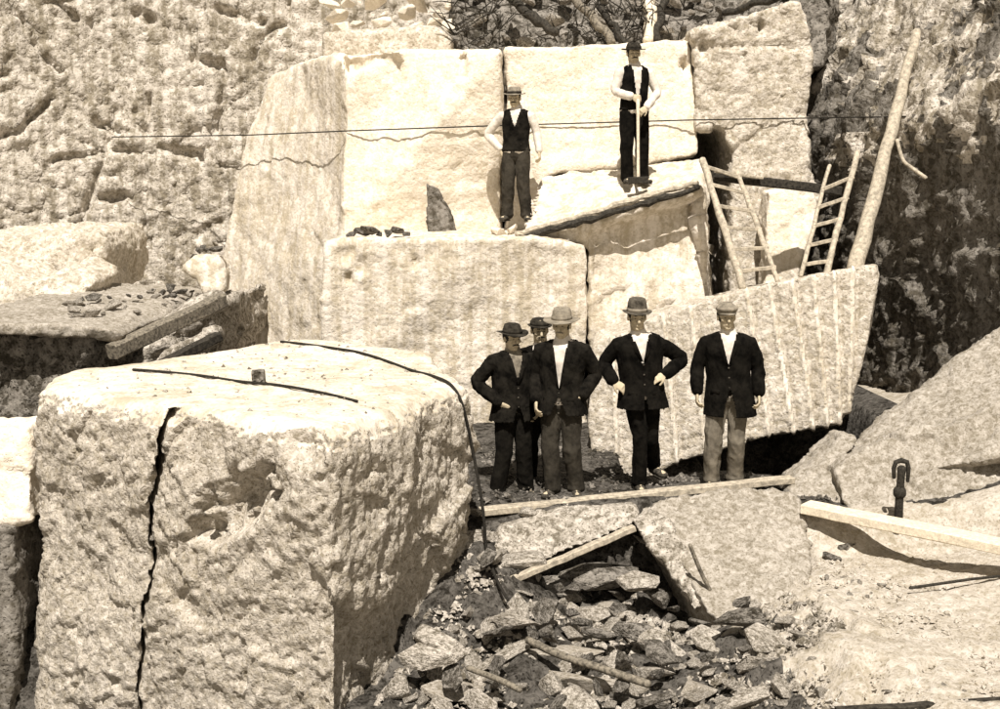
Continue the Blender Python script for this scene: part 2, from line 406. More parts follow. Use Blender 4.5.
# ---- foreground block: corners on top plane, undercut below
TZ = 1.2
tp = [WZ(a_, b_, TZ) for a_, b_ in ((34, 390), (330, 432), (474, 384), (430, 353), (290, 338), (215, 351), (62, 371))]
A_, B_ = tp[0], tp[1]; C_ = tp[2]
zt = lambda p, z: Vector((p.x, p.y, z))
ctr_ = sum(tp, Vector())/len(tp)
def ring(sc, z, dx=0): return [zt(ctr_+(p-ctr_)*sc+Vector((dx*(p.x < -3), 0, 0)), z) for p in tp]
R0, R1, R2, R3 = ring(1.0, -1.7, -.12), ring(1.0, TZ-.16), ring(.985, TZ-.05), ring(.94, TZ+.015)
fgb = MB(); nn_ = len(tp); rings_ = R0+R1+R2+R3
fgb.add(rings_, [tuple(range(nn_))[::-1], tuple(range(3*nn_, 4*nn_))]+[(k*nn_+i, k*nn_+(i+1) % nn_, (k+1)*nn_+(i+1) % nn_, (k+1)*nn_+i) for k in range(3) for i in range(nn_)])
def crack_line(py):   # image x of the crack at height py
    return np.interp(py, [400, 430, 470, 520, 560, 620, 709], [170, 168, 163, 153, 150, 153, 143])
fnorm = (B_-A_).cross(Vector((0, 0, 1))).normalized()
AB = (B_-A_); ABl = AB.length
def fg_extra(P, N):
    d = np.zeros(len(P)); front = (N @ np.array(fnorm)) > .5
    s = ((P-np.array(A_)) @ np.array(AB))/ABl**2; zz = P[:, 2]
    sc = np.interp(zz, [-1.2, -.5, 0, .35, .75, 1.1, 1.3], [.36, .40, .43, .425, .47, .49, .50])+.007*pn(np.stack([zz*6, zz*0+.5, zz*0+.5], 1))+.004*pn(np.stack([zz*17, zz*0+.5, zz*0+.3], 1))
    edge_n = 1+.7*pn(np.stack([zz*8, zz*0+.3, zz*0+.6], 1), 2)
    wdt = np.interp(zz, [-1, .5, .8, 1.2], [.0055, .006, .008, .011])
    ck = front*sstep(1, .7, np.abs(s-sc)/(wdt*edge_n))
    # broken-out hollow in the upper middle of the front face
    q = np.array([.70, .58]); u = (s-q[0])*ABl; v = zz-q[1]; cr, sn = math.cos(R(35)), math.sin(R(35))
    a_ = (u*cr+v*sn)/.46; b_ = (-u*sn+v*cr)/.17
    rg = np.sqrt(a_*a_+b_*b_)+.55*facet(P*6, 14)[0]+.3*pn(P*3, 4); d -= front*(.15*sstep(1.3, .7, rg)+.10*sstep(.9, .2, rg)+.05*sstep(1.3, .6, rg)*facet(P*9, 4)[0])
    # spalled notch under the top corner
    a_ = (s-.93)*ABl/.22; b_ = (zz-1.06)/.17
    d -= front*.09*sstep(1, .3, np.sqrt(a_*a_+b_*b_)+.2*pn(P*6, 2))
    # undercut foot on the right-hand end
    rt = (P @ np.array([.88, -.48, 0])) ; 
    d -= sstep(.05, -.55, zz+.15*pn(P*2.2, 7))*.12*sstep(.0, .7, N[:, 0])
    top = N[:, 2] > .6
    d += top*.012*fbm(P*2.2, 3, 5)
    # vertical fluting on the right-hand face
    rf = (N[:, 0] > .5)
    d += rf*.018*pn(np.stack([P[:, 1]*9, P[:, 0]*2, P[:, 2]*1.3], 1), 6)
    return d*(1-ck), ck[:, None]*.7*np.array([[-.30, .95, 0]])
def fg_disp(P, N):
    top = np.clip(N[:, 2], 0, 1)
    Q = P+.05*np.stack([pn(P*4, 1), pn(P*4, 2), pn(P*4, 3)], 1)
    cr = .7071; Qr = np.stack([Q[:, 0]*cr+Q[:, 2]*cr, Q[:, 1], -Q[:, 0]*cr+Q[:, 2]*cr], 1)   # tool marks run slantwise
    h = .045*fbm(P*1.1, 3, 3)+(1-top*.8)*(.050*facet(Q*1.3, 12)[0]+.032*facet(Q*2.6, 2)[0]+.024*facet(Qr*np.array([6, 9, 13]), 3)[0]+.014*facet(Qr*np.array([14, 18, 24]), 7)[0])
    ex, vec = fg_extra(P, N); return h*(1-.45*top)+ex, vec
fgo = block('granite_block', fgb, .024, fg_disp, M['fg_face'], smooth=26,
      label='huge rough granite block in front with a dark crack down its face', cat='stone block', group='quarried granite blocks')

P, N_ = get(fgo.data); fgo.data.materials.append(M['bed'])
fi_ = np.array([[p.center[2], p.normal[2]] for p in fgo.data.polygons]); fgo.data.polygons.foreach_set('material_index', ((fi_[:, 0]+fgo.location.z > 1.05) & (fi_[:, 1] > .35)).astype(np.int32)); fgo.data.update()  # upward faces painted paler to carry the sunlit look of the top
# cables over the foreground block
from mathutils.bvhtree import BVHTree
def bvh_of(o):
    me = o.data; return BVHTree.FromPolygons([o.matrix_basis @ v.co for v in me.vertices], [tuple(p.vertices) for p in me.polygons])
bpy.context.view_layer.update()
fgT = bvh_of(fgo)
def on_surface(px, py, tree, off=.0, fb=None):
    d = ray(px, py).normalized(); h = tree.ray_cast(Vector((0, 0, CAM_H)), d)
    if h[0] is None: return fb
    return h[0]+h[1]*off
def spline(pts, n=6):
    out = []; p = [pts[0]]+pts+[pts[-1]]
    for i in range(1, len(p)-2):
        for k in range(n):
            t = k/n; a0, a1, a2, a3 = p[i-1], p[i], p[i+1], p[i+2]
            out.append(.5*((2*a1)+(a2-a0)*t+(2*a0-5*a1+4*a2-a3)*t*t+(3*a1-a0-3*a2+a3)*t**3))
    return out+[pts[-1]]
def rope(name, pts, r, mat, n=6, **kw):
    q = spline([Vector(p) for p in pts]) if name != 'wire' else [Vector(p) for p in pts]; mb = MB().tube(q, [r]*len(q), n=8); o = empty  # noqa
    me = mb.mesh(); return ob(name, me, mat, origin=tuple(q[0]), **kw)
c1 = [(281, 343), (300, 345), (330, 349), (360, 354), (388, 363), (412, 372), (434, 378), (450, 386), (459, 400), (466, 425), (472, 455)]
pts = [p for p in (on_surface(a_, b_, fgT, .014) for a_, b_ in c1) if p is not None]
e_ = pts[-1]
pts += [W(480, 490, e_.y-.06), W(484, 520, e_.y-.1), W(487, 552, e_.y-.12), W(497, 580, 9.3), W(508, 600, 9.15)]
rope('wire_rope', pts, .013, M['cable'], label='dark steel cable curving down the right corner of the front block', cat='cable')
c2 = [(133, 371), (160, 373), (200, 377), (240, 383), (280, 387), (320, 394), (357, 403)]
pts = [p for p in (on_surface(a_, b_, fgT, .013) for a_, b_ in c2) if p is not None]
rope('wire_rope', pts, .012, M['cable'], label='dark steel cable lying straight across the top of the front block', cat='cable')
p = on_surface(258, 384, fgT, 0) or Vector((-2.4, 10.4, 1.2))
ob('stone_cube', MB().beam(p+Vector((-.045, 0, .05)), p+Vector((.055, .01, .055)), .10, .12, seg=3, jit=.006).mesh(), M['stonedark'], smooth=False, origin=tuple(p),
   label='small grey stone lump sitting on top of the front block by the straight cable', cat='stone')

# ---- back wall of blocks
SD = split_disp
# tall monolith on the left
mono = prism([(345, 78, 16.05), (400, 49, 16.15), (501, 50, 15.7), (503, 90, 16.15), (500, 240, 16.05), (500, 470, 15.9), (330, 470, 15.7), (340, 240, 15.95)],
             back=[(345, 66, 19.2), (400, 52, 19.2), (501, 52, 19.2), (503, 90, 19), (500, 240, 19), (500, 440, 19), (330, 440, 19), (340, 240, 19)])
left = prism([(270, 76, 18.3), (300, 62, 17.6), (345, 60, 16.15), (347, 78, 16.07), (343, 240, 15.95), (332, 470, 15.7), (205, 470, 18.0), (217, 340, 18.1), (221, 270, 18.2), (245, 140, 18.3)],
             back=[(282, 80, 19.2), (300, 68, 19.2), (345, 66, 19.2), (347, 78, 19.2), (343, 240, 19), (340, 440, 19), (225, 440, 19), (232, 340, 19), (238, 270, 19), (258, 140, 19)])
mono.add(left.v, left.f)
topcap = prism([(272, 78, 18.2), (300, 60, 17.5), (330, 51, 16.35), (400, 47, 15.7), (400, 80, 16.15), (300, 90, 17.6)], (.1, 1.6, .05))
topcap.v = [(a_, b_+.22, c_-.02) for a_, b_, c_ in topcap.v]
mono.add(topcap.v, topcap.f)
def mono_extra(P, N):
    d = .02*pn(P*np.array([5, 5, .8]), 3)*(N[:, 1] < -.3)
    z0, z1 = W(460, 80, 16.1).z, W(460, 52, 16.1).z; x0 = W(461, 80, 16.1).x      # chipped drill hole near the top edge
    d -= .10*sstep(.09, .03, np.abs(P[:, 0]-x0))*(P[:, 2] > z0)*(N[:, 1] < -.3)
    # low horizontal tool lines
    d += .010*pn(P*np.array([.7, .7, 7]), 8)*(P[:, 0] > W(345, 80, 16.05).x)
    return d
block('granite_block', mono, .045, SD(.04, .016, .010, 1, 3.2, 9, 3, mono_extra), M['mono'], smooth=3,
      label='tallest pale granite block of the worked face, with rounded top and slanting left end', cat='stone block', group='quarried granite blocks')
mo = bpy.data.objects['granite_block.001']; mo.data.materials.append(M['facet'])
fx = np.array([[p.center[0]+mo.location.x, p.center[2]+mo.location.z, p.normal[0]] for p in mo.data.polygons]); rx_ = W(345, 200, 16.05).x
mo.data.polygons.foreach_set('material_index', ((fx[:, 0] < rx_) & (fx[:, 2] < -.15)).astype(np.int32)); mo.data.update()  # faces left of the ridge get the shade-darkened material
# middle upper block, behind the two workers on the ledge
mid = prism([(505, 49, 16.15), (690, 40, 16.15), (699, 120, 16.0), (700, 156, 15.9), (640, 166, 15.9), (545, 176, 15.9), (540, 300, 15.9), (505, 300, 15.9), (506, 95, 16.1)], (0, 2.4, 0))
x0m = W(678, 68, 16.7)
def mid_extra(P, N):
    dd = np.hypot(P[:, 0]-x0m.x, (P[:, 2]-x0m.z)*.6); return -.16*sstep(.07, .03, dd)*(N[:, 1] < -.3)+.012*pn(P*np.array([1, 1, 6]), 3)
block('granite_block', mid, .045, SD(.04, .014, .009, 1, 3, 9, 13, mid_extra), M['mono'], smooth=2,
      label='bright upper granite block directly behind the man holding the sledgehammer', cat='stone block', group='quarried granite blocks')
# sloping ledge block
led_f = [(517, 238, 14.4), (600, 212, 14.4), (700, 184, 14.4), (706, 190, 14.4), (712, 330, 14.5), (712, 480, 14.5), (589, 480, 14.4), (589, 246, 14.45), (545, 243, 14.5)]
led_b = [(541, 178, 15.85), (600, 171, 15.85), (699, 157, 15.85), (704, 160, 15.9), (710, 330, 16.5), (706, 440, 16.5), (585, 440, 16.5), (585, 232, 16.5), (545, 232, 16.5)]
def led_extra(P, N):
    under = (N[:, 1] < -.3); zt_ = np.interp(P[:, 0], [W(517, 238, 14.4).x, W(700, 184, 14.4).x], [W(517, 238, 14.4).z, W(700, 184, 14.4).z])
    k = zt_-P[:, 2]
    return -.22*under*sstep(.10, .26, k)*sstep(1.5, .35, k)*sstep(W(560, 200, 14.4).x, W(640, 200, 14.4).x, P[:, 0])
block('granite_block', prism(led_f, back=led_b), .04, SD(.045, .028, .010, 1.2, 3.5, 9, 23, led_extra), M['lower'], smooth=2,
      label='granite block with the sloping top ledge that the man with the sledgehammer stands on', cat='stone block', group='quarried granite blocks')
# lower left block, vertical streaks
low = prism([(326, 243, 14.0), (345, 238, 14.0), (500, 237, 14.0), (530, 236, 14.05), (586, 246, 14.15), (586, 480, 14.1), (560, 560, 14), (300, 560, 13.9), (318, 400, 13.95)],
            back=[(345, 231, 16.4), (352, 231, 16.4), (500, 229, 16.4), (530, 228, 16.4), (578, 232, 16.4), (578, 460, 16.4), (560, 480, 16.4), (330, 480, 16.4), (340, 400, 16.4)])
def low_extra(P, N):
    fr = N[:, 1] < -.3; d = .030*pn(np.stack([P[:, 0]*4.5, P[:, 0]*0, P[:, 2]*.5], 1), 5)*fr
    for (px, py, r) in ((343, 254, .06), (361, 266, .07), (349, 278, .05), (352, 252, .05), (415, 262, .05)):
        q = W(px, py, 14); d -= fr*.06*sstep(r*1.3, r*.4, np.hypot(P[:, 0]-q.x, (P[:, 2]-q.z)*.6))
    return d
block('granite_block', low, .042, SD(.03, .014, .010, 1.2, 3.5, 9, 33, low_extra), M['lower'], smooth=2,
      label='wide lower granite block with vertical streaks behind the three men at the left', cat='stone block', group='quarried granite blocks')
# right upper block
rb = [(693, 42, 15.95), (690, 31, 15.95), (760, 10, 15.9), (800, -2, 15.9), (812, 40, 15.9), (813, 60, 15.9), (808, 120, 15.9), (809, 160, 15.9), (822, 195, 15.8), (806, 250, 15.7), (792, 286, 15.6),
      (790, 440, 15.6), (732, 440, 15.6), (732, 250, 15.7), (731, 150, 15.9), (722, 125, 15.9), (702, 132, 15.9), (695, 130, 15.95)]
def rb_extra(P, N):
    fr = N[:, 1] < -.3; d = np.zeros(len(P))
    for (px, py, r) in ((704, 50, .07), (761, 25, .05)):
        q = W(px, py, 15.9); d -= fr*.14*sstep(r, r*.4, np.hypot(P[:, 0]-q.x, (P[:, 2]-q.z)*.4))
    zq = W(750, 46, 15.9).z+.02*pn(np.stack([P[:, 0]*3, P[:, 0]*0, P[:, 0]*0], 1)); d -= fr*.05*sstep(.035, .01, np.abs(P[:, 2]-zq))
    return d
block('granite_block', prism(rb, (0, 2.6, 0)), .04, SD(.04, .030, .018, 1.2, 4, 10, 43, rb_extra), M['right'], smooth=2,
      label='grey speckled granite block with a rising top edge above the ladders', cat='stone block', group='quarried granite blocks')
pc = [(768, 192, 15.2), (812, 184, 15.2), (818, 205, 15.2), (812, 235, 15.1), (803, 258, 15.0), (796, 300, 15), (765, 300, 15), (766, 240, 15.1)]
block('granite_block', prism(pc, (0, .45, 0)), .03, SD(.03, .012, .006, 1.6, 4, 12, 53), M['mono'], smooth=3,
      label='smooth pale stone post between the two ladders, tapering downward', cat='stone block', group='quarried granite blocks')
# tilted right block with drill grooves
cf = [(592, 348, 12.9), (655, 316, 12.8), (740, 291, 12.7), (800, 278, 12.6), (876, 264, 12.5), (879, 275, 12.5), (868, 340, 12.4), (851, 408, 12.35), (838, 424, 12.35), (760, 438, 12.4), (680, 462, 12.5), (600, 500, 12.6), (588, 430, 12.7)]
cb = [(596, 332, 14.3), (655, 310, 14.3), (740, 288, 14.4), (800, 277, 14.5), (872, 265, 14.8), (874, 275, 14.8), (864, 330, 14.6), (848, 395, 14.5), (836, 405, 14.5), (760, 420, 14.4), (680, 440, 14.3), (600, 460, 14.3), (592, 400, 14.3)]
def dr_extra(P, N):
    fr = N[:, 1] < -.3; d = np.zeros(len(P)); zt_, zb_ = 1.9, .3
    for k, (xt, xb) in enumerate(((613, 618), (640, 650), (662, 676), (690, 704), (722, 742), (745, 768), (768, 792), (791, 812), (812, 826), (832, 838), (850, 846))):
        a_ = W(xt, 290, 12.6).x; b_ = W(xb, 430, 12.4).x
        xc = a_+(b_-a_)*(zt_-P[:, 2])/(zt_-zb_)+.008*pn(np.stack([P[:, 2]*3, P[:, 2]*0+k, P[:, 2]*0], 1), 2)
        d += fr*.030*sstep(.030, .010, np.abs(P[:, 0]-xc))
        d -= fr*.030*sstep(.03, .010, np.abs(P[:, 0]-xc-.05))
    return d
gb_ = block('granite_block', prism(cf, back=cb), .024, SD(.015, .010, .008, 1.2, 4.5, 12, 63, dr_extra), M['drill'], smooth=1,
      label='tilted granite block scored with upright drill grooves behind the man in the flat cap', cat='stone block', group='quarried granite blocks')
P_, _ = get(gb_.data); fcx = np.array([p.center[:] for p in gb_.data.polygons])+np.array(gb_.location); fn_ = np.array([p.normal[1] for p in gb_.data.polygons]); mi = np.zeros(len(fcx), bool)
for k, (xt, xb) in enumerate(((613, 618), (640, 650), (662, 676), (690, 704), (722, 742), (745, 768), (768, 792), (791, 812), (812, 826), (832, 838), (850, 846))):
    a_ = W(xt, 290, 12.6).x; b_ = W(xb, 430, 12.4).x; z_ = fcx[:, 2]
    xc = a_+(b_-a_)*(1.9-z_)/1.6+.008*pn(np.stack([z_*3, z_*0+k, z_*0], 1), 2); mi |= (np.abs(fcx[:, 0]-xc) < .020)
gb_.data.materials.append(M['bed']); gb_.data.polygons.foreach_set('material_index', (mi & (fn_ < .2)).astype(np.int32)); gb_.data.update()
# low dark stone added in place of the shade wedge under the tilted block
block('granite_block', prism([(560, 500, 13.2), (620, 470, 13.2), (700, 462, 13.2), (720, 500, 13.2), (720, 520, 13), (560, 520, 13)], (0, 1.2, 0)), .05, SD(.03, .03, .01, 1, 4, 10, 73), M['stonedark'],
      label='low dark stone added as shade under the raised grooved block', cat='stone block', group='quarried granite blocks')

# ---- left ledge and boulders
lt = [(-60, 322, 12.3), (0, 322, 12.4), (60, 324, 12.5), (110, 328, 12.6), (125, 335, 12.7), (118, 345, 12.7), (60, 338, 12.5), (0, 336, 12.4), (-60, 336, 12.3)]
block('rock_ledge', prism(lt, (.1, 3.6, .10)), .035, SD(.03, .02, .012, 1, 2.4, 7, 83), M['slab'], label='flat pale rock shelf jutting out at the far left below the boulders', cat='rock')
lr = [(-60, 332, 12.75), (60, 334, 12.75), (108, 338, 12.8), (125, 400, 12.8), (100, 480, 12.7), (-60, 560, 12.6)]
block('rock_ledge', prism(lr, (0, 2.5, 0)), .05, SD(.05, .10, .04, 1, 2.4, 6, 84), M['stonedark'], label='dark shaded rock recessed under the flat shelf at the far left', cat='rock')  # shade under the shelf put into the stone colour
lt2 = [(112, 372, 13.2), (150, 345, 13.4), (217, 300, 14.2), (218, 350, 14.2), (190, 400, 13.8), (110, 440, 13.2)]
block('rock_ledge', prism(lt2, (0, 3.0, 0)), .045, SD(.05, .05, .02, 1, 2.4, 7, 93, lambda P, N: .07*facet(P*np.array([.8, .8, 7]), 5)[0]), M['stone'],
      label='stepped dark rock shelf rising to the foot of the tallest block', cat='rock')
for (o8, th, s, mt, lb) in (
    ([(-40, 238, 16.2), (30, 236, 16), (80, 234, 15.8), (98, 234, 15.8), (106, 250, 15.8), (104, 296, 15.8), (60, 312, 15.6), (-40, 320, 15.6)], (.1, 1.6, .1), 101, 'right', 'big pale squared boulder on the shelf at the far left edge'),
    ([(-40, 262, 15.2), (0, 266, 15), (28, 284, 14.8), (70, 268, 15), (92, 284, 14.9), (72, 312, 14.7), (0, 318, 14.6), (-40, 320, 14.6)], (.1, .9, .1), 103, 'right', 'lower pale boulder with a notched top in front of the big squared one'),
    ([(184, 268, 15.0), (196, 257, 15), (214, 258, 15), (224, 272, 15), (223, 292, 14.9), (204, 296, 14.9), (196, 280, 14.9)], (0, .5, 0), 105, 'lower', 'rounded pale boulder tucked against the slanting end of the tallest block'),
    ([(196, 298, 14.4), (218, 294, 14.4), (219, 305, 14.4), (150, 338, 14), (118, 350, 13.7), (122, 342, 13.7)], (0, .5, -.02), 107, 'stone', 'long flat pale stone lying along the stepped shelf'),
    ([(140, 372, 13.0), (176, 346, 13.2), (214, 330, 13.5), (216, 342, 13.5), (180, 366, 13.2), (150, 385, 13)], (0, .5, 0), 109, 'stone', 'long slanting stone leaning below the stepped shelf'),
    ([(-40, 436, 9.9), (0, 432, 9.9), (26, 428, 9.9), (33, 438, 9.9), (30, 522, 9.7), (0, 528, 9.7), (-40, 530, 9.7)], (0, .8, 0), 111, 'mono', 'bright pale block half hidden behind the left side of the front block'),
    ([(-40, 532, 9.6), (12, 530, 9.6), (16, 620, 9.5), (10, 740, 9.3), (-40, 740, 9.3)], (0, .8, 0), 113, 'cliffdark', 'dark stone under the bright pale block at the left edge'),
):
    block('boulder', prism(o8, th), .032, SD(.04, .035, .014, 1.5, 3.2, 9, s), M[mt], label=lb, cat='boulder')

# course stone and slope above the blocks
block('stone_slab', prism([(322, 33, 17.2), (380, 30, 17.2), (440, 27, 17.2), (452, 38, 17.2), (450, 60, 17.2), (322, 60, 17.2)], (0, .9, .1)), .04, SD(.02, .03, .012, 1.5, 3, 9, 121), M['right'],
      label='long grey slab lying behind the rounded top of the tallest block', cat='stone slab')

# ---- right foreground slabs
for (o8, th, s, mt, nm, lb, vx, sm) in (
    ([(1040, 300, 12.0), (1000, 328, 11.9), (950, 362, 11.8), (905, 398, 11.7), (862, 432, 11.6), (848, 452, 11.3), (870, 470, 10.9), (930, 470, 10.6), (1040, 450, 10.3)], (.25, 1.0, -.5), 131, 'slab', 'rock_slab', 'smooth slanting slab rising to the right edge beneath the dark rock face', .03, 4),
    ([(866, 446, 10.9), (905, 428, 10.9), (950, 428, 10.8), (1000, 400, 10.9), (1050, 395, 10.9), (1050, 530, 10.2), (1000, 525, 10.2), (930, 522, 10.25), (885, 505, 10.5)], (.1, .9, -.2), 133, 'slab', 'boulder', 'flaking pale boulder behind the white plank at the right edge', .028, 2),
    ([(836, 470, 10.7), (868, 446, 10.9), (890, 452, 10.8), (898, 500, 10.5), (900, 522, 10.3), (862, 520, 10.3), (842, 500, 10.5)], (0, .6, -.1), 135, 'slab', 'boulder', 'rounded pale boulder just left of the iron drill steel', .026, 2),
    ([(786, 482, 11.0), (845, 432, 11.3), (858, 438, 11.2), (838, 468, 10.9), (846, 500, 10.6), (860, 520, 10.4), (812, 512, 10.5), (792, 500, 10.7)], (0, .5, -.1), 137, 'slab', 'rock_slab', 'pale pointed slab leaning toward the dark gap under the grooved block', .026, 2),
    ([(640, 512, 10.25), (668, 497, 10.35), (720, 490, 10.45), (775, 486, 10.5), (800, 500, 10.4), (812, 540, 9.9), (806, 590, 9.3), (775, 622, 8.9), (735, 640, 8.8), (705, 606, 9.1), (680, 560, 9.6)], (.0, .6, -.45), 139, 'slab', 'rock_slab', 'big flat speckled rock sloping down in front of the man in the flat cap', .026, 3),
    ([(492, 552, 9.85), (500, 530, 10.1), (560, 512, 10.25), (634, 506, 10.3), (640, 516, 10.2), (630, 528, 10.05), (570, 550, 9.9), (512, 578, 9.7)], (0, .7, -.02), 141, 'stone', 'rock_slab', 'flat broken ledge stone above the dark hollow, just below the long board', .022, 1),
    ([(632, 520, 10.0), (650, 512, 10.1), (668, 520, 10.0), (690, 560, 9.6), (706, 604, 9.2), (694, 612, 9.2), (665, 565, 9.6), (648, 545, 9.8)], (.1, .5, -.1), 143, 'stone', 'rock_slab', 'narrow stone rib running down the left edge of the big flat rock', .022, 1),
):
    block(nm, prism(o8, th), vx, SD(.03, .028, .012, 1.6, 3.5, 11, s), M[mt], smooth=sm, label=lb, cat='rock')

# ------------------------------------------------------------------ rubble stones
stone_lib = []
for k in range(14):
    bm = bmesh.new(); r_ = random.Random(100+k); n = 13+k % 5
    sx_, sy_, sz_ = 1, r_.uniform(.6, .95), r_.uniform(.38, .75)
    for i in range(n):
        v = Vector((r_.gauss(0, 1), r_.gauss(0, 1), r_.gauss(0, 1))).normalized()*r_.uniform(.82, 1)
        bm.verts.new((v.x*sx_*.5, v.y*sy_*.5, v.z*sz_*.5))
    g = bmesh.ops.convex_hull(bm, input=bm.verts)
    bmesh.ops.delete(bm, geom=[q for q in g['geom_interior'] if isinstance(q, bmesh.types.BMVert)], context='VERTS')
    bmesh.ops.bevel(bm, geom=list(bm.edges), offset=.018, segments=1, affect='EDGES', profile=.5, clamp_overlap=True)
    me = bpy.data.meshes.new('stone'); bm.to_mesh(me); bm.free(); me.materials.append(M['stone']); stone_lib.append(me)
stone_lib_d = []
for me in stone_lib:
    m2 = me.copy(); m2.materials.clear(); m2.materials.append(M['stonedark']); stone_lib_d.append(m2)
stone_lib_w = []
for me in stone_lib:
    m2 = me.copy(); m2.materials.clear(); m2.materials.append(M['mono']); stone_lib_w.append(m2)
stone_lib_p = []
for me in stone_lib:
    m2 = me.copy(); m2.materials.clear(); m2.materials.append(M['slab']); stone_lib_p.append(m2)
def stone(loc, size, label, group=None, lib=None, name='rubble_stone', sc=None, rot=None, rr=random):
    me = rr.choice(lib or stone_lib); o = bpy.data.objects.new(name, me); COL.objects.link(o)
    o.location = loc; o.rotation_euler = rot or (rr.uniform(-.5, .5), rr.uniform(-.5, .5), rr.uniform(0, 6.28))
    s = sc or (1, 1, 1); o.scale = (size*s[0], size*s[1], size*s[2])
    return tag(o, label, 'stone', group)
rr = random.Random(21)
def to_px(p):
    q = Vector(p)-Vector((0, 0, CAM_H)); dz = q.y*math.cos(TH)-q.z*math.sin(TH); up_ = q.y*math.sin(TH)+q.z*math.cos(TH)
    return 500+FPX*q.x/dz, 354.5-FPX*up_/dz
def by_landmark(p, s, small, large, head, marks):
    x, y = to_px(p); mk = min(marks, key=lambda m: (m[1]-x)**2+(m[2]-y)**2); dx, dy = x-mk[1], y-mk[2]
    sz = 'small' if s < small else 'large' if s > large else 'middling'
    if abs(dx) > abs(dy)*1.3: rel = 'right of' if dx > 0 else 'left of'
    else: rel = 'below' if dy > 0 else 'above'
    if math.hypot(dx, dy) < 16: rel = 'close '+rel if rel in ('below', 'above') else 'just '+rel
    return '%s %s %s the %s' % (sz, head.replace('granite rubble stone', 'rubble stone'), rel, mk[0])
def inpoly(x, y, poly):
    c = False; n = len(poly)
    for i in range(n):
        x1, y1 = poly[i]; x2, y2 = poly[(i+1) % n]
        if (y1 > y) != (y2 > y) and x < (x2-x1)*(y-y1)/(y2-y1)+x1: c = not c
    return c
def heap(poly, n, smin, smax, label, group, lib=None, lift=0.0, zf=None, pw=2.2, marks=None):
    xs_ = [p[0] for p in poly]; ys_ = [p[1] for p in poly]; k = 0; placed = []; tries = 0
    while k < n and tries < n*60:
        tries += 1
        x, y = rr.uniform(min(xs_), max(xs_)), rr.uniform(min(ys_), max(ys_))
        if not inpoly(x, y, poly): continue
        s = smin+(smax-smin)*rr.random()**pw
        if any((x-a_)**2+(y-b_)**2 < (.36*(s+c_))**2 for a_, b_, c_ in placed): continue
        z = (zf(x, y) if zf else float(ground_z(x, y)))+s*.12+lift
        if z < -4: continue
        stone((x, y, z), s, by_landmark((x, y, z), s, smin+(smax-smin)*.22, smin+(smax-smin)*.6, label, marks) if marks else label, group, lib, rr=rr, sc=(rr.uniform(.9, 1.45), rr.uniform(.75, 1.05), rr.uniform(.6, 1.1))); placed.append((x, y, s)); k += 1
    return placed
PM = [('loose end of the cable', 505, 598), ('foot of the front block', 400, 660), ('slanting pale board', 560, 560), ('dark hollow', 600, 575), ('narrow stone rib', 672, 570), ('largest rubble chunk', 672, 645),
      ('long crooked stick', 590, 665), ('short stick', 495, 678), ('tip of the big flat rock', 740, 635), ('long pale bottom slab', 600, 690), ('pale broken chunk', 455, 690), ('dark flat bottom stone', 640, 700),
      ('broad grey rubble slab', 440, 640), ('pair of pale hollow stones', 590, 612), ('long shard by the block', 437, 585), ('brownish bottom slab', 745, 700), ('pale bottom stone', 700, 690)]
SM = [('left end of the long board', 500, 512), ('boots of the pale hatted man', 566, 500), ('boots of the suited man', 640, 498), ('boots of the flat capped man', 724, 492), ('broken ledge stone', 560, 530)]
GM = [('white plank end', 815, 520), ('tip of the big flat rock', 760, 640), ('iron rod end', 905, 590), ('dark stones under the plank', 840, 555), ('right edge of the flat rock', 812, 570), ('dark bottom timber', 850, 705)]
LM = [('flat pale shelf', 60, 325), ('rounded white boulder', 205, 275), ('long flat pale stone', 165, 322), ('notched pale boulder', 60, 300), ('big squared boulder', 80, 245)]
BM = [('bleached upright stump', 650, 20), ('thin dark log', 662, 20), ('brown log', 592, 20), ('short dark log', 613, 25), ('dark log above the left worker', 532, 15), ('head of the man in the dark hat', 628, 44), ('log by the rising block', 755, 4), ('joint between the upper blocks', 501, 45), ('long grey slab', 385, 28)]
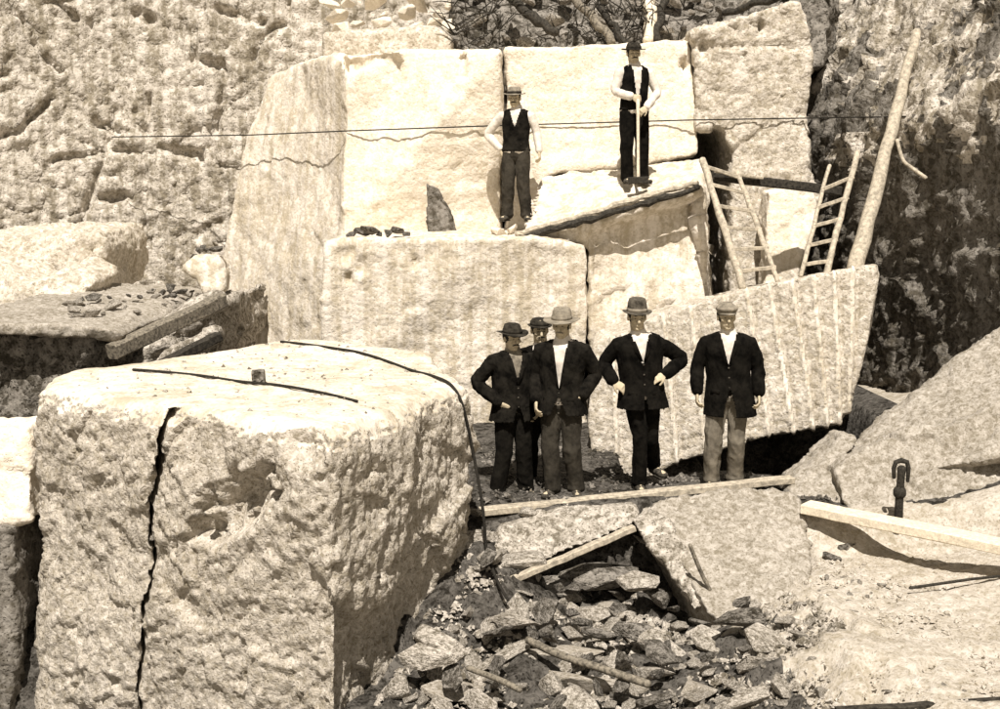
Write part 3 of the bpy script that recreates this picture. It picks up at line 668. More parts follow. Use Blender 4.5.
# hero rubble in the pit (px, py of the middle, size, stretch)
heroes = [
 (520, 620, .34, (1.5, .9, .7), 'stone', 'flat chunk of pale rubble near the foot of the loose cable'),
 (437, 585, .30, (1.5, .8, .6), 'stone', 'long shard of rubble under the right end of the front block'),
 (538, 605, .22, (1.1, .9, 1.3), 'stone', 'blocky pale stone at the left mouth of the dark hollow'),
 (575, 612, .24, (1, .9, 1.3), 'white', 'upright pale stone in the mouth of the dark hollow'),
 (607, 612, .24, (1.2, .9, 1.3), 'white', 'rounded pale stone at the right of the hollow mouth'),
 (650, 598, .34, (1.4, .9, .8), 'stone', 'slanted stone propped under the edge of the big flat rock'),
 (640, 560, .30, (1.3, .9, .9), 'stone', 'angular stone in the dark hollow beneath the narrow rib'),
 (672, 645, .52, (1.2, 1, .9), 'stone', 'largest angular rubble chunk right of centre in the heap'),
 (735, 632, .27, (1.2, .9, .9), 'white', 'pale chunk at the foot of the big flat rock'),
 (556, 686, .30, (.9, .8, 1.3), 'stone', 'rounded upright stone at the bottom centre of the rubble'),
 (600, 682, .58, (1.6, .8, .5), 'white', 'long pale flat slab of rubble at the bottom centre'),
 (440, 640, .44, (1.4, .9, .7), 'stone', 'broad grey rubble slab under the overhang of the front block'),
 (455, 690, .46, (1.3, .9, .6), 'white', 'pale broken chunk at the bottom of the heap by the front block'),
 (398, 690, .32, (.8, .8, 1.3), 'stone', 'pointed stone in the shadow at the foot of the front block'),
 (505, 655, .38, (1.8, .6, .5), 'stone', 'long grey shard crossing the middle of the rubble'),
 (545, 655, .50, (2.0, .5, .4), 'white', 'long narrow pale splinter of stone slanting across the rubble'),
 (640, 700, .36, (1.5, .8, .6), 'dark', 'dark flat stone at the bottom edge beneath the heap'),
 (700, 690, .40, (1.1, .9, .8), 'white', 'pale stone at the bottom edge right of centre'),
 (745, 700, .38, (1.4, .9, .6), 'stone', 'brownish slab stone at the bottom edge near the dark patch of gravel'),
 (700, 655, .22, (1.1, .9, .8), 'stone', 'small angular stone beside the largest rubble chunk'),
 (765, 660, .24, (1.4, 1, .7), 'stone', 'low stone just below the tip of the big flat rock'),
 (820, 535, .30, (1.3, 1, .9), 'dark', 'dark angular stone under the left end of the white plank'),
 (850, 545, .28, (1.2, 1, .9), 'dark', 'second dark stone in the shade of the white plank'),
 (800, 528, .20, (1, 1, .9), 'stone', 'small cracked stone left of the white plank end'),
 (835, 556, .18, (1.3, 1, .7), 'dark', 'small flat dark stone at the foot of the pair under the plank'),
]
LIBS = {'stone': stone_lib, 'white': stone_lib_p, 'dark': stone_lib_d}
placed_h = []
for (px, py, s, sc, lib, lb) in heroes:
    z0 = -.6
    for _ in range(8):
        p = WZ(px, py, z0+s*sc[2]*.2); z0 = float(ground_z(p.x, p.y))
    p = WZ(px, py, z0+s*sc[2]*.22)
    stone((p.x, p.y, p.z), s, lb, 'large rubble stones', LIBS[lib], sc=sc, rot=(rr.uniform(-.25, .25), rr.uniform(-.3, .3), rr.uniform(-.7, .7)), rr=rr, name='large_stone')
    placed_h.append((p.x, p.y, s))
pit = [(-1.0, 7.2), (1.75, 7.2), (2.2, 8.2), (1.9, 9.3), (1.2, 10.0), (-.3, 10.1), (-.25, 9.4)]
heap(pit, 118, .11, .42, 'granite rubble stone', 'rubble in the pit', None, .03, None, 1.7, PM)
heap([(-.6, 7.6), (1.6, 7.6), (2.0, 9.0), (1.2, 9.9), (-.2, 9.9)], 34, .16, .42, 'dark rock', 'dark rubble in the pit', stone_lib_d, .16, marks=PM)  # darker stones mixed through the heap
heap([(2.0, 8.3), (2.9, 8.4), (3.1, 9.6), (2.4, 9.5), (2.0, 9.0)], 20, .06, .17, 'loose stone on dust', 'stones on the dusty ground', marks=GM)
heap([(1.6, 7.0), (3.2, 7.0), (2.4, 8.0), (1.8, 8.2)], 18, .05, .16, 'loose stone on gravel', 'stones on the gravel', marks=PM+GM)
# stones banked against the step below the board, and loose blocks in the hollow, dark ones standing in for its shade
heap([(-.35, 9.75), (1.3, 9.7), (2.3, 10.0), (2.3, 10.35), (-.35, 10.45)], 40, .16, .42, 'stone banked in the step', 'stones of the step', None, -.05, None, 1.3, SM+PM[:1]+PM[2:5])
for (px, py, Yd, s_, sc, lib, lb) in ((520, 560, 9.75, .52, (1.5, .9, .6), 'stone', 'flat stone layered under the left end of the broken ledge stone'), (468, 560, 9.8, .46, (1.5, .9, .7), 'stone', 'flat stone between the front block and the broken ledge stone'),
        (500, 585, 9.6, .42, (1.6, .8, .5), 'dark', 'dark flat stone beneath the slanting pale board'), (455, 602, 9.4, .50, (1.5, .9, .6), 'stone', 'tilted slab stone leaning on the foot of the front block'),
        (600, 575, 10.0, .60, (1.5, .7, .8), 'dark', 'stone toned dark as shade at the back of the hollow'), (640, 580, 9.7, .42, (1.1, .8, .9), 'stone', 'rough stone wedged under the narrow stone rib'), (560, 585, 9.95, .55, (1.3, .7, .8), 'dark', 'stone toned dark as shade deep in the middle of the hollow'),
        (430, 655, 8.3, .45, (1.4, .8, .8), 'stone', 'brown stone slab standing beside the foot of the front block')):
    p = W(px, py, Yd); stone(tuple(p), s_, lb, 'large rubble stones', LIBS[lib], sc=sc, rot=(rr.uniform(-.2, .3), rr.uniform(-.3, .1), rr.uniform(-.4, .4)), rr=rr, name='large_stone')
# left debris
ltr = [bvh_of(o_) for o_ in bpy.data.objects if o_.name.startswith(('rock_ledge', 'boulder'))]
def shelf_z(x, y):
    hs_ = [t_.ray_cast(Vector((x, y, 5)), Vector((0, 0, -1))) for t_ in ltr]; zz_ = [h[0].z for h in hs_ if h[0] is not None]
    return max(zz_)-.02 if zz_ else -9
heap([(-4.7, 13.0), (-3.7, 13.4), (-3.35, 14.6), (-3.4, 15.6), (-4.3, 15.8), (-4.6, 14.6), (-5.0, 13.9)], 40, .08, .30, 'pale piled stone', 'stones on the left shelf', None, .03, shelf_z, marks=LM)
heap([(-4.9, 13.8), (-3.5, 15.0), (-3.6, 15.8), (-4.6, 15.2)], 22, .08, .24, 'dark piled stone', 'dark stones on the left shelf', stone_lib_d, .08, shelf_z, marks=LM)
# rubble above the worked blocks
base_r = bpy.data.objects  # noqa
top_z = lambda x, y: 4.35+.55*(y-17)
hb = prism([(455, 62, 17.3), (455, 30, 17.6), (640, 28, 17.6), (700, 20, 17.6), (830, -10, 17.6), (830, 70, 17.3)], back=[(455, 62, 20), (455, -60, 20), (640, -60, 20), (700, -60, 20), (830, -60, 20), (830, 70, 20)])
block('rock_bank', hb, .06, SD(.08, .12, .05, 1, 2, 5, 151), M['stonedark'], kind='structure', label='broken bank of rock above the worked blocks', cat='bank')
heap([(-2.3, 17.9), (-.7, 17.9), (-.6, 18.9), (-2.6, 18.9)], 16, .25, .75, 'bright tumbled boulder', 'boulders above the blocks', stone_lib_w, .1, top_z, 1.2, BM)
bkT = bvh_of(bpy.data.objects['rock_bank'])
def top_z(x, y):
    h = bkT.ray_cast(Vector((x, y, 12)), Vector((0, 0, -1))); return h[0].z if h[0] is not None else 4.4
heap([(-.6, 17.1), (4.2, 17.1), (4.2, 18.8), (-.6, 18.8)], 46, .18, .6, 'tumbled grey stone', 'stones on the bank', None, .1, top_z, 1.6, BM)
heap([(-.6, 17.1), (4.2, 17.1), (4.2, 18.5), (-.6, 18.5)], 24, .15, .45, 'tumbled dark stone', 'dark stones on the bank', stone_lib_d, .15, top_z, 1.6, BM)
for (x0, y0, x1, y1, r0, mt, lb) in ((508, -4, 556, 34, .07, 'wooddark', 'dark log slanting down over the bank above the man in the light hat'),
                                 (572, -6, 612, 42, .07, 'woodmid', 'brown log slanting down beside the standing stump above the blocks'),
                                 (600, 6, 626, 44, .05, 'wooddark', 'short dark log on the bank just above the dark hatted man'),
                                 (649, -10, 650, 40, .085, 'woodwhite', 'bleached upright stump above the man with the sledgehammer'),
                                 (666, -10, 655, 40, .06, 'wooddark', 'thin dark log leaning beside the bleached stump'),
                                 (722, 14, 790, -6, .05, 'wooddark', 'dark log lying along the top of the bank near the rising block')):
    p0, p1 = W(x0, y0, 17.4), W(x1, y1, 16.95); n = 9
    pts = [p0.lerp(p1, i/n)+Vector((random.uniform(-.03, .03), 0, random.uniform(-.03, .03))) for i in range(n+1)]
    ob('log', MB().tube(pts, [r0*random.uniform(.85, 1.1) for _ in pts], n=9).mesh(), M[mt], origin=tuple(p1), label=lb, cat='log')
bru = MB(); r4 = random.Random(4)
for k in range(230):
    px = r4.choice((r4.uniform(452, 500), r4.uniform(500, 700), r4.uniform(560, 660))); q = W(px, r4.uniform(-12, 44), r4.uniform(16.9, 17.5)); dv = Vector((r4.gauss(0, .5), r4.gauss(0, .2), r4.uniform(-.2, 1))).normalized(); ln = r4.uniform(.12, .5)
    bru.tube([q, q+dv*ln*.5+Vector((r4.uniform(-.04, .04), 0, r4.uniform(-.04, .04))), q+dv*ln], [r4.uniform(.006, .014), .008, .004], n=5, cap=False)
ob('brush', bru.mesh(), M['wooddark'], kind='stuff', label='tangle of dead twigs on the bank above the blocks', cat='brush')
# debris mound, top left of F: dark sticks on ledge
def gravel(name, poly, n, smin, smax, mat, zf, label, seed):
    r_ = np.random.default_rng(seed); V = []; Fc = []; o = 0
    base = np.array([[1, 0, -.3], [-.5, .87, -.3], [-.5, -.87, -.3], [.2, .1, .6], [-.3, .4, .4], [.5, -.5, .3]])
    tri = [(0, 1, 2), (0, 5, 3), (3, 5, 4), (4, 1, 3), (1, 0, 3), (2, 1, 4), (5, 2, 4), (0, 2, 5)]
    xs_ = [p[0] for p in poly]; ys_ = [p[1] for p in poly]; k = 0
    while k < n:
        x, y = r_.uniform(min(xs_), max(xs_)), r_.uniform(min(ys_), max(ys_))
        if not inpoly(x, y, poly): continue
        s = smin+(smax-smin)*r_.random()**2.5; a_ = r_.uniform(0, 6.28); c_, s_ = math.cos(a_), math.sin(a_)
        B = base*r_.uniform(.6, 1.2, (6, 3))*s; B = np.stack([B[:, 0]*c_-B[:, 1]*s_, B[:, 0]*s_+B[:, 1]*c_, B[:, 2]], 1)
        B += np.array([x, y, zf(x, y)+s*.2]); V.append(B); Fc += [(i+o, j+o, l+o) for i, j, l in tri]; o += 6; k += 1
    me = np_mesh(np.concatenate(V), np.array(Fc)); ob(name, me, mat, smooth=False, kind='stuff', label=label, cat='gravel')
gz = lambda x, y: float(ground_z(x, y))
surf_fg = lambda x, y: (fgT.ray_cast(Vector((x, y, 3)), Vector((0, 0, -1)))[0] or Vector((0, 0, 1.1))).z
gravel('gravel', [(A_.x+.3, A_.y+.15), (B_.x, B_.y+.25), (C_.x-.2, C_.y), (tp[3].x-.1, tp[3].y-.2), (tp[4].x, tp[4].y-.2), (tp[6].x+.2, tp[6].y)], 320, .006, .028, M['stone'], surf_fg, 'stone chips and grit scattered on top of the front block', 9)
gravel('gravel', [(-1.2, 6.8), (2.1, 6.8), (2.5, 8.4), (2.2, 9.6), (1.2, 10.1), (-.4, 10.2)], 7000, .012, .06, M['stone'], gz, 'crushed stone filling the gaps of the rubble heap', 3)
gravel('gravel', [(1.6, 6.6), (5, 6.6), (5, 9.8), (2.2, 9.9)], 4500, .006, .03, M['dust'], gz, 'fine grit scattered over the pale dusty ground', 4)
gravel('gravel', [(-.5, 10.5), (3.2, 10.6), (3.2, 12.6), (-.5, 12.8)], 1500, .01, .05, M['stonedark'], gz, 'dark chips on the ground around the standing men', 5)

# ------------------------------------------------------------------ timbers, ladders, iron
def timber(name, a_, b_, wd, ht, mat, label, cat='plank', up=(0, 0, 1), seg=12, jit=.004, **kw):
    return ob(name, MB().beam(a_, b_, wd, ht, up, seg, jit, **kw).mesh(), mat, smooth=False, origin=tuple((Vector(a_)+Vector(b_))/2), label=label, cat=cat)
timber('plank', W(480, 512, 10.36), W(792, 479, 10.95), .13, .06, M['wood'], 'long pale board laid along the edge at the feet of the standing men')
timber('beam', W(480, 521, 10.36), W(700, 500, 10.66), .08, .07, M['wooddark'], 'dark timber under the long board at the feet of the men', 'beam')
timber('plank', W(806, 507, 10.2), W(1030, 552, 9.0), .20, .085, M['woodwhite'], 'thick bright white plank lying across the stones at the right', jit=.003)
timber('plank', W(512, 580, 9.55), W(634, 528, 9.95), .07, .05, M['wood'], 'slanting pale board over the dark hollow in the rubble')
timber('beam', W(836, 712, 7.1), W(1030, 700, 7.15), .06, .05, M['wooddark'], 'dark timber along the bottom right edge of the dusty ground', 'beam')
p0, p1 = WZ(910, 588, -.24), WZ(1030, 573, -.22)
ob('iron_rod', MB().tube([p0, p0.lerp(p1, .5)+Vector((0, 0, .01)), p1], [.012]*3, n=8).mesh(), M['iron'], origin=tuple(p0), label='thin dark iron rod lying on the pale dusty ground', cat='rod')
timber('beam', W(112, 352, 12.6), W(222, 300, 14.0), .16, .16, M['woodmid'], 'long weathered timber along the slanting edge of the left shelf', 'beam')
timber('beam', W(132, 380, 12.5), W(219, 336, 13.3), .12, .10, M['wooddark'], 'lower dark timber below the slanting edge of the left shelf', 'beam')
# pole
pa, pb = W(853, 278, 13.3), W(917, 32, 14.9)
pts = [pa.lerp(pb, i/14)+Vector((random.uniform(-.012, .012), 0, 0)) for i in range(15)]
ob('pole', MB().tube(pts, [.098-.045*i/14+random.uniform(-.006, .006) for i in range(15)], n=10).mesh(), M['wood'], origin=tuple(pa), label='long weathered pole leaning against the dark rock face', cat='pole')
def ladder(l0, l1, r0, r1, rungs, rl, rr_, label):
    e_ = empty('ladder', tuple(l0), label, 'ladder', 'ladders on the grooved block')
    for a_, b_, r in ((l0, l1, rl), (r0, r1, rr_)):
        n = 9; pts = [a_.lerp(b_, i/n)+Vector((random.uniform(-.008, .008), 0, random.uniform(-.005, .005))) for i in range(n+1)]
        ob('rail', sub(MB().tube(pts, [r*random.uniform(.88, 1.1) for _ in pts], n=8), e_).mesh(), M['wood'], e_)
    for t in rungs:
        a_, b_ = l0.lerp(l1, t), r0.lerp(r1, t); dv = (b_-a_).normalized()
        ob('rung', sub(MB().beam(a_-dv*.02, b_+dv*.03, .045, .042, seg=4, jit=.003), e_).mesh(), M['wood'], e_, smooth=False)
    return e_
ladder(W(743, 288, 13.2), W(703, 160, 14.2), W(778, 281, 13.3), W(737, 172, 14.2), (.12, .29, .46, .63, .80, .95), .044, .030, 'wooden ladder leaning left against the slot beside the sloping ledge')
ladder(W(801, 276, 13.3), W(829, 166, 14.2), W(826, 274, 13.2), W(858, 152, 14.2), (.10, .27, .44, .61, .78), .024, .036, 'narrow wooden ladder in the shade beside the long leaning pole')
timber('beam', W(712, 176, 14.35), W(840, 191, 14.55), .11, .11, M['wooddark'], 'dark squared beam joining the tops of the two ladders', 'beam')
timber('plank', W(716, 171, 14.2), W(762, 178, 14.3), .10, .03, M['wood'], 'short pale board resting on the dark beam at the top of the left ladder', seg=5)
# edge timber on the sloping ledge
n = 22; a_, b_ = W(517, 236, 14.36), W(697, 184, 14.36)
for (off, mat, lb, rz_) in ((Vector((0, -.02, .02)), 'wood', 'upper pale pole laid along the lip of the sloping ledge', .035), (Vector((0, -.07, -.045)), 'wooddark', 'lower dark pole laid along the lip of the sloping ledge', .04)):
    pts = [a_.lerp(b_, i/n)+off+Vector((0, random.uniform(-.01, .01), random.uniform(-.014, .014))) for i in range(n+1)]
    ob('timber_pole', MB().tube(pts, [rz_*random.uniform(.65, 1.25) for _ in pts], n=8).mesh(), M[mat], smooth=False, origin=tuple(a_), label=lb, cat='pole')
# dark wedge stone standing on the ledge
wz = W(437, 238, 15.4)
block('stone_shard', prism([(426, 184, 15.4), (434, 190, 15.4), (444, 206, 15.4), (452, 232, 15.3), (453, 244, 15.3), (428, 244, 15.3), (427, 215, 15.4)], (0.05, .18, 0)), .02, SD(.01, .02, .01, 2, 6, 12, 161), M['cliffdark'], label='dark pointed shard of stone standing upright on the ledge', cat='stone')
for k in range(7):
    p = W(352+k*9, 234-2*(k % 3), 14.5+.1*(k % 2)); stone((p.x, p.y, p.z), .17+.05*(k % 3), 'dark stone in the low row of debris on the ledge left of the upright shard', 'dark debris on the ledge', stone_lib_d, sc=(1.2, .8, .7), rr=rr)
for (px, py, s, lb) in ((498, 232, .30, 'white stone lump on the ledge at the feet of the man in the light hat'), (512, 228, .22, 'small white stone beside the boots of the man in the light hat')):
    p = W(px, py, 14.7); stone((p.x, p.y, p.z), s, lb, None, stone_lib_w, rr=rr)
# drill steel (iron pin with a ring) in the right boulders
q = W(899, 506, 10.05); e_ = empty('drill_steel', tuple(q), 'rusty iron pin with a shackle over its head, standing among the boulders at the right', 'iron pin')
ob('shaft', MB().tube([(0, 0, -.15), (0, 0, .05), (.005, 0, .26), (.008, 0, .33)], [.040, .036, .034, .040], n=10).mesh(), M['iron'], e_)
ob('collar', MB().tube([(0, 0, .10), (0, 0, .14)], [.055, .055], n=12).mesh(), M['iron'], e_)
fk = MB(); fk.tube([(-.055, 0, .25), (-.06, 0, .33), (-.045, 0, .385), (0, 0, .40), (.05, 0, .385), (.066, 0, .33), (.06, -.01, .22)], [.018, .02, .022, .024, .022, .02, .016], ref=(0, 1, 0), n=8)
ob('shackle', fk.mesh(), M['iron'], e_)
# thin wire across the quarry
trees = [bvh_of(o_) for o_ in bpy.data.objects if o_.name.startswith('granite_block')]
pxs = list(range(252, 808, 6)); pys = np.interp(pxs, [112, 240, 345, 500, 690, 812, 930], [137, 135.5, 131, 125.5, 120, 118, 116]); Ys = []
for px, py in zip(pxs, pys):
    d = ray(px, float(py)).normalized(); hs_ = [t_.ray_cast(Vector((0, 0, CAM_H)), d) for t_ in trees]
    Ys.append(min([h[0].y for h in hs_ if h[0] is not None] or [16.0]))
Ys = np.array(Ys); Ym = np.array([Ys[max(0, i-3):i+4].min() for i in range(len(Ys))]); Ym = np.convolve(np.pad(Ym, 3, mode='edge'), np.ones(7)/7, 'valid')-.03
wp = [W(112, 137, 18.8), W(190, 136, 18.6)]+[W(px, float(py), float(yy)) for px, py, yy in zip(pxs, pys, Ym)]+[W(835, 117.5, 15.5), W(880, 117, 15.1), W(930, 116, 14.3)]
rope('wire', wp, .0085, M['cable'], label='thin wire stretched level across the whole quarry behind the men', cat='wire')
# bent iron strip on dark cliff
ip = [W(897, 140, 14.1), W(903, 160, 14.0), W(912, 168, 13.95), W(926, 178, 13.8)]
rope('iron_hook', ip, .022, M['wood'], label='bent pale iron strap hanging on the dark rock face right of the pole', cat='hook')
# splinters of stone at front
for (pxs, r0, lb) in (([(528, 640), (560, 655), (600, 668), (648, 684)], .03, 'long crooked stick lying across the rubble heap'),
                    ([(468, 668), (500, 680), (520, 690)], .022, 'short stick in the rubble near the front block'),
                    ([(690, 545), (700, 570), (710, 590)], .016, 'thin root hanging over the edge of the big flat rock')):
    pts = [WZ(a_, b_, -.58) for a_, b_ in pxs]
    if 'root' in lb: pts = [W(a_, b_, 9.3-.0*i) for i, (a_, b_) in enumerate(pxs)]
    rope('stick', pts, r0, M['woodmid'], label=lb, cat='stick')
#PEOPLE
# ------------------------------------------------------------------ people
def hand(mb, wrist, d, n, side, curl=.5, s=1.0):
    """palm, four separate unequal fingers, thumb from the side; d along the forearm, n palm normal (fingers curl to n), side=+1/-1 which way the thumb goes"""
    d = Vector(d).normalized(); n = (Vector(n)-d*Vector(n).dot(d)).normalized(); k = d.cross(n)*side
    w_ = Vector(wrist)
    mb.tube([w_-d*.02, w_+d*.03*s, w_+d*.065*s, w_+d*.092*s], [(.024, .018), (.036*s, .017), (.041*s, .015), (.040*s, .013)], ref=k, n=10)
    for i, (off, ln) in enumerate(((.030, .068), (.010, .078), (-.010, .072), (-.029, .056))):
        p = w_+d*.088*s+k*off*s; pts = [p]; ang = .15
        for seg in (.45, .32, .23):
            ang += curl*(.75+.08*i); dr = d*math.cos(ang)+n*math.sin(ang); p = p+dr*ln*seg*s; pts.append(p)
        mb.tube(pts, [.0095*s, .009*s, .0085*s, .0075*s], ref=k, n=7)
    p = w_+d*.028*s+k*.030*s; a1 = (d*.72+k*.62+n*.25).normalized(); a2 = (d*.85+k*.2+n*.5).normalized()
    mb.tube([p, p+a1*.035*s, p+a1*.035*s+a2*.035*s], [.0125*s, .011*s, .009*s], ref=n, n=7)

def person(loc, scale, rz, J, outfit, label):
    """J: joints in metres for a 1.75 m figure facing -Y. x<0 is the side at the left of the picture."""
    V = Vector
    J = {k: V(v) if not isinstance(v, (int, float)) else v for k, v in J.items()}
    def g(k, dflt): return J.get(k, V(dflt))
    hd = g('head', (0, -.02, 1.585)); nk = g('neck', (0, .015, 1.44)); ch = g('chest', (0, .01, 1.25)); pv = g('pelvis', (0, 0, .93))
    sh = {-1: g('shL', (-.19, .01, 1.375)), 1: g('shR', (.19, .01, 1.375))}
    el = {-1: J['elL'], 1: J['elR']}; wr = {-1: J['wrL'], 1: J['wrR']}
    hp = {-1: pv+V((-.085, 0, -.02)), 1: pv+V((.085, 0, -.02))}
    kn = {-1: g('knL', (-.10, -.03, .49)), 1: g('knR', (.10, -.03, .49))}
    an = {-1: g('anL', (-.11, .02, .09)), 1: g('anR', (.11, .02, .09))}
    toe = {-1: g('toeL', (-.045, -.17, 0)), 1: g('toeR', (.045, -.17, 0))}
    turn = J.get('turn', 0.0); Rh = Matrix.Rotation(turn, 3, 'Z') @ Matrix.Rotation(J.get('nod', 0.08), 3, 'X')
    H = lambda x, y, z: hd+Rh @ V((x, y, z))
    # --- body: one continuous skin
    b = MB()
    b.ell(H(0, .012, .03), (.077, .094, .095), 18, 12, Rh); b.ell(H(0, -.018, -.045), (.058, .068, .072), 16, 10, Rh)
    b.ell(H(0, -.068, -.088), (.026, .02, .018), 10, 6, Rh); b.ell(H(0, -.08, .030), (.055, .016, .012), 12, 6, Rh)
    b.tube([H(0, -.085, .022), H(0, -.103, -.004), H(0, -.108, -.022)], [.009, .012, .0155], n=8)
    b.ell(H(0, -.083, -.052), (.024, .012, .006), 10, 6, Rh); b.ell(H(0, -.082, -.062), (.020, .012, .006), 10, 6, Rh)
    for s_ in (-1, 1):
        b.ell(H(.079*s_, .01, 0), (.010, .02, .031), 10, 8, Rh); b.ell(H(.042*s_, -.064, -.012), (.022, .018, .02), 10, 6, Rh)
    b.tube([hd+V((0, .03, -.02)), nk+V((0, .005, .03)), nk+V((0, .005, -.06))], [.062, .066, .080], n=14)
    b.tube([nk+V((0, 0, -.01)), nk+V((0, 0, -.06)), ch+V((0, 0, .08)), ch, ch.lerp(pv, .5), pv, pv+V((0, 0, -.08))], [(.06, .055), (.14, .075), (.155, .095), (.15, .10), (.13, .09), (.145, .10), (.11, .09)], n=16)
    for s_ in (-1, 1):
        b.tube([ch.lerp(sh[s_], .75)+V((0, 0, .03)), sh[s_], sh[s_].lerp(el[s_], .5), el[s_], el[s_].lerp(wr[s_], .35), wr[s_]], [.055, .052, .044, .036, .037, .026], n=10)
        b.tube([hp[s_]+V((0, 0, .03)), hp[s_].lerp(kn[s_], .4), kn[s_], kn[s_].lerp(an[s_], .35), an[s_]], [.08, .072, .052, .052, .036], n=10)
        b.tube([an[s_]+V((0, .035, -.03)), an[s_]+V((0, 0, -.04)), an[s_]+toe[s_]*.9+V((0, 0, -.055))], [.034, .038, .03], n=8)
        dr = J.get('hdL' if s_ < 0 else 'hdR', (wr[s_]-el[s_])); pn_ = J.get('pnL' if s_ < 0 else 'pnR', V((-s_, .2, 0)))
        hand(b, wr[s_], dr, pn_, J.get('thL' if s_ < 0 else 'thR', s_), J.get('curl', .5), 1.04)
    me = remesh(b, .0062, 1, .4); P, N = get(me)
    for s_ in (-1, 1):                                    # eye sockets
        c = np.array(H(.030*s_, -.088, .010)); d = np.linalg.norm(P-c, axis=1); P = P-N*(.006*sstep(.020, .006, d))[:, None]
    put(me, P)
    root = ob('person', me, M['skin'], label=label, cat='person'); root.location = loc; root.rotation_euler = (0, 0, rz); root.scale = (scale,)*3
    def part(name, mb, vox, mat, fold=0, fs=9, smooth=2, cut=None, solid=0, seed=0):
        me = remesh(mb, vox, smooth, .5) if vox else mb.mesh()
        if fold:
            P, N = get(me); Q = P*np.array([fs, fs, fs*.8]); Q2 = np.stack([Q[:, 0]*1.1+Q[:, 2]*.45, Q[:, 1]*1.1, Q[:, 2]*.6-Q[:, 0]*.35], 1)
            h = (1-np.abs(pn(Q2, seed))*2.0)*(.45+.9*sstep(-.3, .5, pn(P*4, seed+7)))+.35*(1-np.abs(pn(Q2*np.array([2.1, 2.1, 2.6]), seed+1))*2); P = P+N*(fold*h+fold*.7*pn(Q*.6, seed+3))[:, None]; put(me, P)
        if cut is not None:
            P, _ = get(me); m = cut(P); bm = bmesh.new(); bm.from_mesh(me); bm.verts.ensure_lookup_table()
            bmesh.ops.delete(bm, geom=[bm.verts[i] for i in np.nonzero(m)[0]], context='VERTS'); bm.to_mesh(me); bm.free()
        o = ob(name, me, mat, root)
        if solid: md = o.modifiers.new('t', 'SOLIDIFY'); md.thickness = solid; md.offset = 1
        return o
    sd_ = int(abs(loc[0])*100)+3
    for s_ in (-1, 1):
        part('eye', MB().ell(H(.030*s_, -.079, .010), (.008, .006, .004), 8, 6, Rh), 0, M['leather'])
        part('eyebrow', MB().tube([H(.014*s_, -.091, .032), H(.030*s_, -.092, .036), H(.046*s_, -.082, .031)], [.003, .0035, .002], n=6), 0, M['hair'])
    hr = MB().ell(H(0, .024, .034), (.084, .094, .098), 18, 12, Rh)
    part('hair', hr, .009, M['hair'], .003, 40, 1, cut=lambda P: ((P-np.array(hd)) @ np.array(Rh.col[1]) < -.045) | ((P[:, 2]-hd.z) < -.055))
    if outfit.get('moustache'):
        part('moustache', MB().tube([H(-.036, -.082, -.050), H(-.018, -.097, -.040), H(0, -.100, -.038), H(.018, -.097, -.040), H(.036, -.082, -.050)], [.004, .007, .007, .007, .004], n=7), 0, M[outfit['moustache']])
    if outfit.get('beard'):
        part('beard', MB().ell(H(0, -.045, -.085), (.055, .05, .055), 14, 8, Rh), .009, M[outfit['beard']], .005, 30)
    # --- trousers and boots
    t = MB(); t.tube([pv+V((0, 0, .10)), pv+V((0, 0, .02)), pv+V((0, 0, -.09))], [(.155, .11), (.172, .125), (.15, .115)], n=18)
    lw = outfit.get('leg', 1.08)
    for s_ in (-1, 1):
        t.tube([hp[s_]+V((0, 0, .02)), hp[s_].lerp(kn[s_], .5), kn[s_]+V((0, 0, .03)), kn[s_]+V((0, 0, -.03)), kn[s_].lerp(an[s_], .55), an[s_]+V((0, 0, .03)), an[s_]+V((0, 0, -.015))], [(.095, .105), (.088*lw, .095), (.075*lw, .078), (.075*lw, .078), (.070*lw, .078), (.068*lw, .08), (.074*lw, .085)], n=14)
    part('trousers', t, .010, M[outfit['trousers']], .0085, 11, 1, seed=sd_)
    for s_ in (-1, 1):
        a_ = an[s_]; q = MB(); q.tube([a_+V((0, .005, .06)), a_+V((0, 0, -.01)), a_+V((0, .01, -.055))], [.05, .05, .045], n=12)
        q.tube([a_+V((0, .05, -.052)), a_+V((0, .0, -.05)), a_+toe[s_]*.65+V((0, 0, -.052)), a_+toe[s_]+V((0, 0, -.062))], [(.038, .036), (.044, .038), (.048, .034), (.040, .024)], ref=(1, 0, 0), n=12)
        bo = part('boot', q, .011, M['leather'], .002, 20, 2)
        part('sole', MB().tube([a_+V((0, .055, -.085)), a_+toe[s_]*.5+V((0, 0, -.085)), a_+toe[s_]+V((0, 0, -.086))], [(.036, .009), (.046, .009), (.036, .009)], n=12), 0, M['leather'])
    # --- torso clothes
    def torso(rings):
        return [V((c.x, c.y, z)) for z, rx, ry, c in rings], [(rx, ry) for z, rx, ry, c in rings]
    ax = lambda z: pv.lerp(ch, (z-pv.z)/(ch.z-pv.z)) if z < ch.z else ch.lerp(nk, (z-ch.z)/(nk.z-ch.z))
    cw = outfit.get('build', 1.07 if outfit['top'] == 'jacket' else 1.03)
    def shell(z0, gr, gf, top=1.455, flare=1.0):
        zz = [(z0, (.178+gr)*flare, (.125+gf)*flare), (.93, .168+gr, .118+gf), (1.05, .152+gr, .108+gf), (1.16, .160+gr, .112+gf), (1.27, .172+gr, .118+gf), (1.36, .178+gr, .108+gf), (1.41, .165+gr*.6, .092+gf), (1.44, .105+gr*.4, .078+gf*.6), (top, .068, .066)]
        zz = [q for q in zz if q[0] >= z0]; dz = nk.z-1.44
        return [V((ax(z).x, ax(z).y, z+(dz if z > 1.3 else 0))) for z, a_, b_ in zz], [(a_*cw, b_*cw) for z, a_, b_ in zz]
